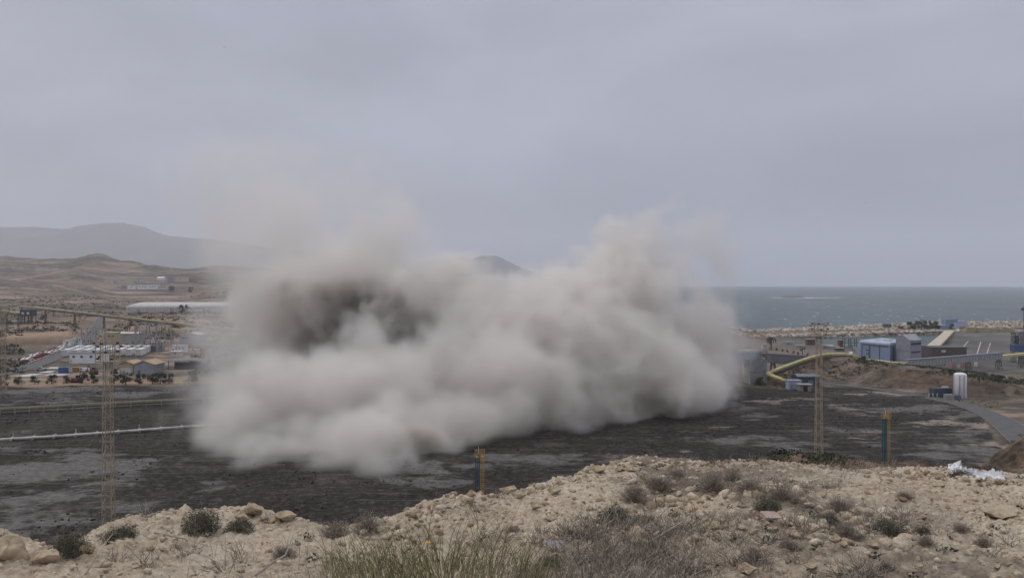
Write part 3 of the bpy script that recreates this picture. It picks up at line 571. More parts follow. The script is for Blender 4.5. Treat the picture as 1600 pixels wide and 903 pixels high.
# big white greenhouse-like hall, chimney and annexes
def long_hall():
    D = 1030.; z = G(270, D); x0, x1 = P(197, D), P(357, D); W = x1-x0
    t = empty('long_white_hall', ((x0+x1)/2, D+24, z-.3), 0, 'very long white hall with a pale curved roof at the foot of the hills', 'warehouse')
    w2 = W/2; wl = MB(); wl.box(-w2, w2, -24, 24, 0, 6.2); wl.build('wall', M['offwhite'], t)
    pr = [(-24.3, 6.2), (-23.5, 8.2), (-20, 10.2), (-12, 12), (0, 12.8), (12, 12), (24.3, 6.2)]; n = len(pr)
    V = [(-w2+(0 if y < -20 or y > 20 else 6+abs(24-abs(y))*.3), y, z_) for y, z_ in pr]+[(w2+.3, y, z_) for y, z_ in pr]
    MB().add(V, [(k, (k+1) % n, n+(k+1) % n, n+k) for k in range(n)]+[tuple(range(n-1, -1, -1)), tuple(range(n, 2*n))]).build('roof', M['offwhite'], t)
    for k in range(34): x = -w2+3+k*(W-6)/33; MB().box(x-.2, x+.2, -24.25, -24.003, 0, 6.1).build('pilaster', M['beige_wall'], t)
    for fx in (.12, .45, .8): MB().box(-w2+W*fx-2.5, -w2+W*fx+2.5, -24.35, -24.0, .1, 4.4).build('door', M['grey_sheet'], t)
    D2 = 1018.; s = empty('white_chimney_tower', (P(360.5, D2), D2, G(360, D2)), 0, 'slim white tower at the right end of the long white hall', 'tower')
    MB().box(-2.2, 2.2, -2.2, 2.2, 0, 17.5).build('shaft', M['white_paint'], s); MB().box(-2.5, 2.5, -2.5, 2.5, 17.503, 18.2).build('cap', M['offwhite'], s)
long_hall()
for (u0, u1, h, lab) in [(305,318,4.2,'low white annexe in front of the long hall, left of the grey tank'),(327,350,4.8,'plain white annexe near the slim white tower'),(352,372,4.4,'white annexe with two dark windows at the foot of the slim tower'),(373,396,3,'low pale wing at far right of the long hall, behind thin dust')]:
    house('annexe', u0, u1, 489.5, h, 8, M['offwhite'], M['white_paint'], lab, win=(.3,.7) if u0 == 352 else (), winsz=(.8,1.2), group='annexes of the long white hall', D=985)
def tank(u, D, r, h, mat, label):
    t = empty('storage_tank', at(u, D), 0, label, 'tank'); MB().lathe([(r,0),(r,h),(r*.95,h+.15),(0.05,h+r*.25)], 20).build('shell', mat, t, False); l = MB(); l.bar((-.3, -r-.1, 0), (-.3, -r-.1, h), .06); l.bar((.3, -r-.1, 0), (.3, -r-.1, h), .06); l.build('ladder', M['galvanised'], t)
tank(322, 984, 4.2, 5, M['grey_concrete'], 'squat grey tank between two white annexes of the long hall')
# far industrial estate on the hillside
def estate():
    r = random.Random(4)
    B = [(163,178,5,'offwhite','long pale wall building at the far left of the hillside estate'),(178,206,7,'cream','wide cream building with a flat roof, second from left in the estate'),(181,189,4,'pale_blue','small bluish building low in front of the wide cream one'),(190,199,5,'grey_sheet','grey shed with dark roof in the middle left of the estate'),(199,212,5,'white_paint','white shed in the middle of the estate, left of the open yard'),(212,222,5,'offwhite','low pale store just left of the white sheds row'),(215,232,6,'white_paint','white block with a dark band of openings in the estate centre'),
         (232,246,6,'white_paint','white block right of the dark band, beneath the domed roof'),(246,262,5,'offwhite','long low pale shed with small square openings'),(262,270,7,'lilac_sheet','little lilac shed near the right of the estate'),(270,292,8,'cream','long cream hall at the right end of the hillside estate')]
    for k, (u0, u1, h, mt, lab) in enumerate(B):
        low = u0 in (181,190,199,215,232,246); D = 1950 if low else 2080+6*k
        house('estate_building', u0, u1, 450, h*1.9, 16, M[mt], M['roof_grey'] if k in (3, 6) else M['offwhite'], lab, win=(.2,.45,.7) if k in (6,7,8) else (.5,), winsz=(1.6,1.6), D=D, group='buildings of the estate on the hillside', cat='building')
    house('domed_building', 245, 256, 445, 6, 14, M['white_paint'], M['white_paint'], 'white building with a rounded roof above the hillside estate', roof='vault', pitch=.35, D=2170)
estate()
# ------------------------------------------------------------------ white battery containers
def container(name, L_, W_, H_, mat, label, group, legs=True):
    t = empty(name, (0,0,0), 0, label, 'container', group)
    z0 = .5 if legs else .05; b = MB(); b.box(-W_/2, W_/2, 0, L_, z0, z0+H_); b.build('body', mat, t)
    rb = MB()
    for k in range(int(L_/.8)): rb.box(W_/2+.003, W_/2+.05, .3+k*.8, .55+k*.8, z0+.2, z0+H_-.2); rb.box(-W_/2-.05, -W_/2-.003, .3+k*.8, .55+k*.8, z0+.2, z0+H_-.2)
    rb.build('side_panels', mat, t)
    for sx in (-1, 1): MB().box(min(sx*.06, sx*(W_/2-.12)), max(sx*.06, sx*(W_/2-.12)), -.05, -.003, z0+.12, z0+H_-.12).build('door', M['offwhite'], t)
    if legs:
        for y in (.4, L_-.4):
            for sx in (-W_/2+.3, W_/2-.3): MB().box(sx-.2, sx+.2, y-.2, y+.2, 0, z0-.003).build('foot', M['grey_concrete'], t)
    return t
CW = container('battery_container', 15, 3.1, 3.9, M['white_paint'], '', 'white containers in rows by the substation')
spots = [(168,561,'leftmost white container right of the mast'),(183.5,560,'second white container from the mast, counting to the right'),(199,559.5,'third white container from the mast, counting to the right'),(214.5,559,'last white container at the right end of the front row'),
         (96,561,'white container at the left end, half behind the four windowed hut'),(112,560,'white container roof second from left behind the hut'),(128,559.5,'white container roof third from left behind the hut'),(144,559,'white container roof nearest the mast behind the hut')]
for k, (u, y, lab) in enumerate(spots):
    u += (1 if k < 4 else 4); y = 557.5 if k < 4 else 558.5; D = solveD(u, y); o = CW if k == 0 else dup(CW, (0,0,0)); o.location = (P(u, D), D, G(u, D)); o.rotation_euler = (0, 0, .22); o['label'] = lab+', front row'
    D2 = D+17.5; o2 = dup(CW, (P(u, D)-math.sin(.22)*18, D+math.cos(.22)*18, G(u, D2)), .22, lab.replace('leftmost', 'farther leftmost')+', in the row behind')
cb = container('skip_container', 5.5, 2.6, 2.4, M['blue_paint'], 'blue container lying across the pale slabs left of the mast', 'containers by the service road', False)
D = solveD(104, 583); cb.location = (P(109.5, D), D, G(105, D)); cb.rotation_euler = (0, 0, PI/2-.1); cb.scale = (1.1, 1, 1.2)
co = container('skip_container', 5, 2.6, 2.3, M['orange_paint'], 'rusty orange container right of the blue one beside the mast', 'containers by the service road', False); D = solveD(121, 581); co.location = (P(125, D), D, G(121, D)); co.rotation_euler = (0, 0, PI/2)
# ------------------------------------------------------------------ substation steelwork
def gantry(u, D, w, h, label, rz=0):
    t = empty('substation_gantry', at(u, D), rz, label, 'gantry', 'steel gantries of the substation')
    for s_ in (-1, 1):
        lg = lattice(MB(), h, .55, .22, .09, 7); 
        for i, v in enumerate(lg.v): lg.v[i] = (v[0]+s_*w/2, v[1], v[2])
        lg.build('leg', M['galvanised'], t)
    b = MB(); b.box(-w/2, w/2, -.3, .3, h*.82, h*.82+.28); b.bar((-w/2, 0, h*.97), (w/2, 0, h*.97), .12)
    for k in range(9): x = -w/2+w*k/9; b.bar((x, 0, h*.84), (x+w/18, 0, h*.97), .07); b.bar((x+w/18, 0, h*.97), (x+w/9, 0, h*.84), .07)
    b.build('beam', M['galvanised'], t)
    for k in range(3):
        i_ = MB(); x = -w/3+w/3*k; i_.lathe([(.12, h*.82-1.6), (.26, h*.82-1.3), (.12, h*.82-1.1), (.26, h*.82-.8), (.12, h*.82-.6), (.26, h*.82-.3), (.1, h*.82-.01)], 6, (x, 0)); i_.build('insulator', M['rust'], t)
gl = [(150,545,11,13,'tall grey gantry over the road just left of the mast',.3),(138,560,9,10,'grey gantry beside the road behind the hut',.3),(228,520,13,15,'tall grey gantry at the right of the beige hall',0),(243,535,12,17,'highest grey gantry, right of centre in the substation',.1),(236,500,11,12,'front grey gantry behind the rightmost white container',0),(216,505,10,9,'low grey gantry in front of the beige hall',0),(256,560,10,14,'grey gantry before the orange cut bank',0),(198,498,11,8,'low grey gantry right beside the mast',0),(131,520,8,8,'small grey gantry farthest left behind the hut',.2),(222,545,10,16,'slender gantry behind the beige hall corner',0)]
for u, D, w_, h_, lab, rz in gl: gantry(u, D, w_, h_, lab, rz)
def post(u, D, h, label, group, r=.12, arm=False, name='steel_pole', mat='galvanised'):
    t = empty(name, at(u, D), 0, label, 'pole' if not arm else 'street lamp', group); m_ = MB(); m_.bar((0,0,0), (0,0,h), r*1.3, 6, r*.7); m_.build('pole', M[mat], t)
    if arm: a_ = MB(); a_.bar((0,0,h-.1), (-1.2,0,h+.2), .06); a_.build('arm', M[mat], t); b_ = MB(); b_.box(-1.9,-1.1,-.16,.16,h+.12,h+.3); b_.build('lamp_head', M['offwhite'], t)
    else: a_ = MB(); a_.lathe([(.1,h),(.34,h+.25),(.12,h+.5),(.3,h+.75),(.05,h+1.1)], 6); a_.build('insulator', M['rust'], t)
r_ = random.Random(2)
for k in range(34):
    u = r_.choice([r_.uniform(112, 160), r_.uniform(212, 276), r_.uniform(226, 276)]); D = r_.uniform(495, 585)
    post(u, D, r_.uniform(4.5, 9.5), 'thin grey insulator pole, '+('behind the white hut left of the mast' if u < 160 else 'near the beige hall' if u < 232 else 'around the transformers' if u < 254 else 'in front of the orange cut bank'), 'substation poles with insulators')
def transformer(u, D, s, label):
    t = empty('transformer', at(u, D), 0, label, 'transformer', 'transformers in the substation'); t.scale = (s, s, s)
    MB().box(-2.2, 2.2, -1.4, 1.4, .4, 3.4).build('tank', M['grey_sheet'], t); MB().box(-2.5, 2.5, -1.6, 1.6, 0, .397).build('plinth', M['grey_concrete'], t)
    f = MB()
    for k in range(9): f.box(-2+k*.48, -1.8+k*.48, -1.95, -1.403, .8, 3)
    f.build('radiator_fins', M['roof_grey'], t)
    for x in (-1.3, 0, 1.3): b = MB(); b.lathe([(.14,3.403),(.3,3.7),(.14,3.95),(.28,4.2),(.14,4.5),(.24,4.8),(.06,5.3)], 8, (x, 0)); b.build('bushing', M['rust'], t)
    c_ = MB(); c_.bar((-1.6, 1.0, 4.2), (1.4, 1.0, 4.2), .5, 10); c_.bar((-1.4,1,3.4), (-1.4,1,4), .1); c_.bar((1.2,1,3.4), (1.2,1,4), .1); c_.build('conservator', M['offwhite'], t)
transformer(239, 508, 1.3, 'large grey transformer at the right, in front of the gantries'); transformer(229, 515, 1.1, 'grey transformer left of the large one'); transformer(249, 512, 1.2, 'grey transformer right of the large one'); transformer(205, 512, .8, 'small transformer under the cream shelter roof')
# vertical stakes against the orange bank
for k in range(9):
    u = [196,199,202,243,252,258,264,270,290][k]; post(u, 640+(k % 3)*6, 8.5, 'tall brown post against the orange cut bank, '+['leftmost of the three behind the beige hall','middle of the three behind the beige hall','right of the three behind the beige hall','left of the highest gantry','just right of the highest gantry','first left of the grey hall','second left of the grey hall','nearest to the grey hall on its left','behind the grey hall'][k], 'brown posts by the cut bank', .22, mat='rust')
# ------------------------------------------------------------------ elevated yellow conveyor on the left
def support(parent, x, y, z0, z1, w=1.2, mat='dark_grey', wid=.14):
    lg = lattice(MB(), max(.5, z1-z0), w, w*.55, wid, max(2, int((z1-z0)/3)))
    for i, v in enumerate(lg.v): lg.v[i] = (v[0]+x, v[1]+y, v[2]+z0)
    return lg.build('support_tower', M[mat], parent)
def overland():
    pts = [(30,478.5,790),(58,481,765),(150,491,720),(235,500.5,690),(290,506.5,672),(340,513,655),(400,519,640),(450,521,630)]
    Q = [Vector((P(u, D), D, ZY(y, D))) for u, y, D in pts]; o0 = Vector((Q[0].x, Q[0].y, 0)); Q = [q-o0 for q in Q]
    t = empty('overland_conveyor', o0, 0, 'long yellow covered conveyor descending from left to right above the substation', 'conveyor', 'yellow conveyors')
    MB().tube(Q, .85, 8).build('gallery', M['yellow_worn'], t); MB().tube([q-Vector((0,0,1.5)) for q in Q], .55, 4).build('truss', M['dark_grey'], t)
    for i in range(len(Q)-1):
        for f in (.15, .65):
            p = Q[i].lerp(Q[i+1], f); w = o0+p; g = G(800+F*w.x/w.y, w.y); support(t, p.x, p.y, g, p.z-1.6, .8, 'rust', .2)
    q2 = [(0,483.5,600),(12,485,602),(32,488.5,606)]; Q2 = [Vector((P(u-12, D), D, ZY(y-.5, D))) for u, y, D in q2]+[Vector((P(33, 606), 606, ZY(488.5, 606)))]; o1 = Vector((Q2[0].x, Q2[0].y, 0))
    s = empty('feeder_conveyor', o1, 0, 'short bright yellow conveyor ending at the dark green transfer house at far left', 'conveyor', 'yellow conveyors'); MB().tube([q-o1 for q in Q2], .9, 8).build('gallery', M['yellow_tube'], s)
    for f in (0, .5, .9): p = (Q2[0]-o1).lerp(Q2[-1]-o1, f); w = o1+p; support(s, p.x, p.y, G(800+F*w.x/w.y, w.y), p.z-1, .7)
    D = 606; g = G(41, D)+6; t = empty('transfer_house', (P(41.5, D), D+2, g), 0, 'dark green open steel transfer house at the end of the short yellow conveyor', 'transfer house'); h = ZY(484, D)-g
    MB().box(-4.6, 4.6, -3, 3, h-4.6, h).build('cabin', M['green_steel'], t); MB().box(-4.9, 4.9, -3.2, 3.2, h+.003, h+.35).build('roof', M['roof_grey'], t)
    for sx in (-4.2, -1.4, 1.4, 4.2): MB().box(sx-.2, sx+.2, -2.9, -2.5, 0, h-4.603).build('post', M['green_steel'], t); MB().box(sx-.2, sx+.2, 2.5, 2.9, 0, h-4.603).build('post', M['green_steel'], t)
    for sx in (-2.4, 1.6): MB().box(sx-1, sx+1, -3.08, -3.003, h-3.4, h-1.8).build('window', M['offwhite'], t)
overland()
# ------------------------------------------------------------------ vehicles and plant at the left
def car_parts(name, label, mat, group=None, pickup=False, van=False):
    t = empty(name, (0,0,0), 0, label, 'van' if van else ('pickup' if pickup else 'car'), group)
    L_, W_ = 4.4, 1.75; h = 1.9 if van else 1.45
    if pickup: pr = [(-2.3,.35),(2.3,.35),(2.3,.95),(.1,.98),(-.1,1.6),(-1.1,1.6),(-1.5,1.0),(-2.3,.9)]
    elif van: pr = [(-2.4,.35),(2.4,.35),(2.4,1.95),(-1.5,1.95),(-2.1,1.1),(-2.4,1.0)]
    else: pr = [(-2.1,.3),(2.1,.3),(2.15,.85),(1.7,.95),(1.1,1.42),(-.6,1.45),(-1.25,.95),(-2.1,.82)]
    MB().prismy(pr, -W_/2, W_/2).build('body', mat, t)
    gp = [(-1.05,.98),(1.3 if not pickup else -.15,.98),(.95 if not pickup else -.25,1.36),(-.55 if not pickup else -1,1.38 if not pickup else 1.5)] if not van else [(-1.9,1.15),(-.6,1.15),(-.6,1.75),(-1.45,1.75)]
    MB().prismy(gp, -W_/2-.02, W_/2+.02).build('side_glass', M['glass_dark'], t)
    for x in (-1.35, 1.35):
        for s_ in (-1, 1):
            m_ = MB(); y = s_*W_/2; m_.bar((x, y-.12, .33), (x, y+.12, .33), .34, 12); m_.build('wheel', M['black_rubber'], t)
    return t
c0 = car_parts('parked_pickup', 'silver pickup parked beside the road junction before the pale slabs', M['silver'], None, True); D = solveD(65, 579); c0.location = (P(65, D), D, G(65, D)+.05); c0.rotation_euler = (0, 0, .35); c0.scale = (1.25,)*3
c1 = car_parts('parked_van', 'white van parked on the gravel right of the orange container', M['white_paint'], None, False, True); D = solveD(131, 581); c1.location = (P(131, D), D, G(131, D)+.02)
cars = [car_parts('parked_car', '', M[m_], 'cars parked behind the red barriers') for m_ in ('red_paint', 'white_paint', 'silver', 'rust')]
used = set(); cname = ['red', 'white', 'silver', 'brown']
CP = []
for k in range(24):
    f = k/23; CP.append((38+f*(104-38)-(k % 2)*2, 566.5+f*(546-566.5)-(k % 3)*2.2, random.Random(k).randrange(4)))
for k, (u, y, q) in enumerate(CP):
    D = solveD(u, y); L_ = f'{cname[q]} car in the strip behind the red barriers, '+('at the near end of the row' if k < 6 else 'in the near half of the row' if k < 12 else 'in the far half of the row' if k < 18 else 'at the far end of the row')
    o = cars[q] if q not in used else dup(cars[q], (0,0,0)); used.add(q); o.location = (P(u, D), D, G(u, D)); o.rotation_euler = (0, 0, .9+.2*(k % 2)); o['label'] = L_; o.scale = (1.15,)*3
def barriers():
    A = [(44,569.5),(60,563.5),(80,555.5),(100,547.5),(120,539)]; k = 0
    proto = empty('road_barrier', (0,0,0), 0, 'red and white barrier segment edging the road beside the parked cars', 'barrier', 'red and white barriers along the road')
    MB().prismy([(-1.9,0),(1.9,0),(1.9,1),(-1.9,1)], -.2, .2).build('panel', M['red_paint'], proto); MB().box(-.7, .7, -.23, .23, .25, 1.05).build('white_band', M['white_paint'], proto)
    for (a, b) in zip(A[:-1], A[1:]):
        for i in range(8):
            f = i/8; u = a[0]+(b[0]-a[0])*f; y = a[1]+(b[1]-a[1])*f; D = solveD(u, y); f2 = f+.1; D2 = solveD(a[0]+(b[0]-a[0])*f2, a[1]+(b[1]-a[1])*f2); ang = math.atan2(D2-D, P(a[0]+(b[0]-a[0])*f2, D2)-P(u, D))
            o = proto if k == 0 else dup(proto, (0,0,0)); k += 1; o['label'] = 'red and white road barrier, in the '+['nearest quarter','second quarter from the near end','third quarter from the near end','farthest quarter'][(k-1)//8]+' of its row'; o.location = (P(u, D), D, G(u, D)); o.rotation_euler = (0, 0, ang)
barriers()
def slab(u0, u1, y, dep, label, mat='offwhite'):
    D = solveD((u0+u1)/2, y); o = MB().box(P(u0, D), P(u1, D), D, D+dep, G((u0+u1)/2, D)-.3, G((u0+u1)/2, D)+.45).build('concrete_slab', M[mat], None); tag(o, label, 'slab', 'pale slabs by the service road')
slab(66,100,577.5,8,'broad pale slab just right of the silver pickup'); slab(60,82,583.5,8,'pale slab at the front left of the group'); slab(78,106,583,6,'pale slab in the middle of the group, below the blue container'); slab(68,98,588,6,'long pale slab nearest to the tree row'); slab(22,44,590,12,'pale slab beside the road edge at far left')
def machine(u, y, s, mat, label, rz=0):
    D = solveD(u, y); t = empty('excavator', (P(u, D), D, G(u, D)), rz, label, 'excavator', 'machines standing by the tree row'); t.scale = (s,)*3
    for sy in (-1, .55): MB().box(-1.9, 1.9, sy, sy+.5, 0, .8).build('track', M['black_rubber'], t)
    MB().box(-1.7, 1.5, -.95, .95, .803, 2).build('body', mat, t); MB().box(.1, 1.4, -.9, .1, 2.003, 3.1).build('cab', M['glass_dark'], t)
    a_ = MB(); a_.bar((1.2,.4,1.6), (3.2,.4,4), .22); a_.bar((3.2,.4,4), (4.6,.4,1.6), .18); a_.build('arm', mat, t); b_ = MB(); b_.prismy([(4.3,1.7),(5,1.5),(4.9,.7),(4.2,.9)], -.1, .9); b_.build('bucket', M['dark_grey'], t)
machine(119, 598, 1.1, M['red_paint'], 'red excavator half behind the bushes left of the mast'); machine(146, 585, 1.1, M['rust'], 'brown digger parked left of the mast below the containers', 2.6); machine(178, 584, .8, M['navy'], 'small dark blue digger right of the mast beside the sheds')
# ------------------------------------------------------------------ trees and bushes
def leaves(mb, c_, R, n, s, rnd, flat=1.):
    for _ in range(n):
        d = Vector((rnd.gauss(0,1), rnd.gauss(0,1), rnd.gauss(0,1))).normalized()*(rnd.random()**.4); p = Vector(c_)+Vector((d.x*R, d.y*R, d.z*R*flat))
        a = Vector((rnd.uniform(-1,1), rnd.uniform(-1,1), rnd.uniform(-1,1)))*s; b = Vector((rnd.uniform(-1,1), rnd.uniform(-1,1), rnd.uniform(-1,1)))*s
        mb.add([p-a*.5, p+b*.5, p+a*.6, p-b*.4], [(0,1,2,3)])
def tree_proto(name, label, cat, H, R, seed, mat, group, trunk=.3, n=60, ls=.5, low=0.35):
    r = random.Random(seed); t = empty(name, (0,0,0), 0, label, cat, group)
    tb = MB(); tb.bar((0,0,-.2), (.1,0,H*.45), trunk, 6, trunk*.6); cr = MB()
    for k in range(9):
        a = r.uniform(0, 2*PI); rr = R*r.uniform(.25,.75); z = H*r.uniform(low, .86); e = Vector((rr*math.cos(a), rr*math.sin(a), z)); tb.bar((.05,0,H*.25*r.uniform(.5,1.4)), e, trunk*.35, 4, trunk*.1); leaves(cr, e, R*r.uniform(.32,.55), n, ls, r, .8)
    tb.build('trunk', M['bark'], t); cr.build('crown', mat, t); return t
TP = [tree_proto('tree', '', 'tree', 5.2, 2.9, s, M['leaf_dark' if s % 2 else 'leaf_olive'], 'trees and bushes along the far edge of the yard', .25, 70, .5, .18) for s in (1, 2, 3)]
TL = [(2,604,1.0,'dark round tree at the left edge of the picture, by the yard'),(28,601,.75,'bushy tree second from the left along the yard edge'),(54,600,.7,'low olive bush between the left trees'),(80,600,.8,'olive bush below the pale slabs'),(103,599,.7,'small bush left of the red excavator'),(127,599,.85,'bush right of the red excavator'),(146,599,.75,'bush just left of the mast'),(178,599,.8,'bush just right of the mast'),(196,601,1.05,'dense dark tree in front of the left shed'),(218,600,.85,'olive tree before the grey shed'),(238,600,.9,'dark bush left of the clipped clump at the dust edge'),(250,600,.95,'dark bush in the middle of the clump near the dust'),(262,600,.9,'dark bush at the right end beside the dust'),(300,598,1,'dust veiled bush behind the left rim of the cloud')]
for k, (u, y, s, lab) in enumerate(TL):
    D = solveD(u, y); o = TP[k % 3] if k < 3 else dup(TP[k % 3], (0,0,0)); o.location = (P(u, D), D, G(u, D)); o.rotation_euler = (0, 0, k*1.3); o.scale = (s*1.15, s*1.15, s); o['label'] = lab
for k, (u, D, s, lab) in enumerate([(287,965,2.2,'dark tree standing in front of the long white hall'),(252,1125,1.7,'dark tree peeping over the roof of the long hall, left one'),(274,1130,1.5,'dark tree peeping over the long hall roof, middle one'),(240,1140,1.4,'small dark tree behind the left part of the long hall'),(66,800,1.1,'dark bush under the yellow conveyor at left'),(268,1900,2.6,'dark tree at the right edge of the hillside estate'),(298,1905,2.4,'wide dark tree below the cream estate hall')]):
    o = dup(TP[k % 3], at(u, D), k*.9, lab, s); o['group'] = 'dark trees round the long hall'
# yard edge: dry low bushes as ground cover on the bank, one object
def scrub(name, label, fn, n, s0, s1, mat, seed, per=9, lf=.75):
    r = random.Random(seed); mb = MB()
    for _ in range(n):
        q = fn(r)
        if q is None: continue
        x, y, z = q; s = r.uniform(s0, s1); leaves(mb, (x, y, z+s*.2), s, per, s*lf, r, .4)
    tag(mb.build(name, mat), label, 'scrub', kind='stuff')
def left_sc(r):
    u = r.uniform(-40, 450); D = math.exp(r.uniform(math.log(395), math.log(1500))); x = P(u, D)
    if n2(np.array([x]), np.array([D]), 60, 3)[0] < .3: return None
    if D < 600 and 36 < u < 300: return None
    if 480 < D < 860 and abs(u-np.interp(D, [400,480,560,640,740,860], [20,75,110,138,152,162])) < 24: return None
    if D > 900 and 190 < u < 400 and D < 1090: return None
    return x, D, G(u, D)
scrub('hill_scrub', 'dark low scrub dotted over the hills on the left', left_sc, 6500, .6, 2.6, M['leaf_olive'], 5)
def emb_sc(r):
    u = r.uniform(1200, 1620); D0 = DG(float(itp(u, EU, EB))); D = D0+r.uniform(2, itp(u, EU, EW)+25); x = P(u, D)
    if n2(np.array([x]), np.array([D]), 11, 6)[0] < .45: return None
    if u > 1420 and D < D0+itp(u, EU, EW)-1 and r.random() < .8: return None
    return x, D, G(u, D)
scrub('embankment_scrub', 'dark dry scrub dotted over the sandy embankment', emb_sc, 1500, .35, 1.1, M['leaf_olive'], 6)
def hill_sc(r):
    u = r.uniform(1120, 1640); D = r.uniform(17, 24) if r.random() < .7 else r.uniform(44, 58)
    if D > 40 and u < 1470: return None
    x = P(u, D)
    if n2(np.array([x]), np.array([D]), .8 if D < 40 else 4, 6)[0] < (.34 if D < 40 else .46): return None
    return x, D, float(hill(np.array([u]), np.array([D]))[0])
scrub('rim_scrub', 'low dark green scrub along the far rim of the rocky slope', lambda r: (lambda q: q if q and (q[1] > 30 or 800+F*q[0]/q[1] < 1330) else None)(hill_sc(r)), 3200, .08, .26, M['leaf_olive'], 9, 26, .28)
# ------------------------------------------------------------------ the port side
# concrete tower and cabin at the edge of the dust
def dock_tower():
    D = 352.; x0, x1 = P(1172, D), P(1199, D); W = x1-x0; z = G(1186, D)
    t = empty('transfer_tower', ((x0+x1)/2, D+5, z), 0, 'grey concrete transfer tower with a blue cabin, half inside the dust cloud', 'transfer tower'); h = ZY(562, D)-z; H = ZY(549, D)-z
    MB().box(-W/2, W/2, -5, 5, 0, h).build('shaft', M['grey_concrete'], t); MB().box(-W/2-.05, W/2+.05, -5.05, 5.05, h*.48, h*.5).build('joint_band', M['dark_grey'], t)
    MB().box(-W/2-3.2, W/2-4, -4.2, 4.2, h+.003, H-.4).build('cabin', M['blue_sheet'], t); MB().prism([(-4.8,H-.395),(4.8,H-.395),(4.8,H-.1),(-4.8,H+.5)], -W/2-3.6, W/2-3.4).build('roof', M['offwhite'], t)
    f = MB()
    for sx in (W/2-3.9, W/2): 
        for sy in (-4.6, 4.6): f.bar((sx, sy, h), (sx, sy, H-.2), .18)
    for zz in (h+1.1, h+2.2, H-.25):
        for sy in (-4.6, 4.6): f.bar((W/2-3.9, sy, zz), (W/2, sy, zz), .13)
        f.bar((W/2, -4.6, zz), (W/2, 4.6, zz), .13)
    f.box(W/2-4.2, W/2+.3, -4.9, 4.9, H-.19, H+.05); f.build('steel_frame', M['dark_grey'], t)
dock_tower()
house('tilted_roof_store', 1138, 1160, 560, 12, 10, M['beige_wall'], M['roof_grey'], 'brownish store with a dark sloping roof dimly seen in the dust edge', roof='gable', ridge='y', pitch=.12, D=395)
# galvanised gallery behind the tower
def gallery(name, label, pts, wx, hz, mat, cat='conveyor gallery', group=None, panel=None, sup=(), supm='dark_grey', capm=None):
    Q = [Vector((P(u, D), D, ZY(y, D))) for u, y, D in pts]; o0 = Vector((Q[0].x, Q[0].y, 0)); Q = [q-o0 for q in Q]; t = empty(name, o0, 0, label, cat, group)
    for i, (a, b) in enumerate(zip(Q[:-1], Q[1:])):
        d = b-a; s_ = d.normalized().cross(Vector((0,0,1))).normalized()*wx/2; up = Vector((0,0,hz)); V = [a-s_, a+s_, b+s_, b-s_, a-s_+up, a+s_+up, b+s_+up, b-s_+up]
        MB().add(V, [(0,3,2,1),(4,5,6,7),(0,1,5,4),(1,2,6,5),(2,3,7,6),(3,0,4,7)]).build('gallery', M[mat], t)
        if capm:
            s2 = s_*1.15; u0 = up*1.01; u1 = up*1.14; V = [a-s2+u0, a+s2+u0, b+s2+u0, b-s2+u0, a-s2+u1, a+s2+u1, b+s2+u1, b-s2+u1]; MB().add(V, [(0,3,2,1),(4,5,6,7),(0,1,5,4),(1,2,6,5),(2,3,7,6),(3,0,4,7)]).build('roof', M[capm], t)
        if panel:
            n = int(d.length/panel); r = MB(); sg = 1 if s_.y < 0 else -1
            for k in range(n): p = a+d*(k+.5)/n+s_*sg*1.02; r.bar(p+up*.04, p+up*.97, .1)
            r.build('panel_ribs', M['roof_grey'], t)
    for (f, seg) in sup:
        p = Q[seg].lerp(Q[seg+1], f); w_ = o0+p; g = G(800+F*w_.x/w_.y, w_.y); support(t, p.x, p.y, g, p.z-.05, wx*.42, supm, .22)
    return t
gallery('dock_gallery', 'grey closed conveyor gallery behind the concrete tower', [(1200,566,385),(1250,572,415)], 3, 3.4, 'roof_grey', panel=2.5, sup=((.15,0),(.7,0)))
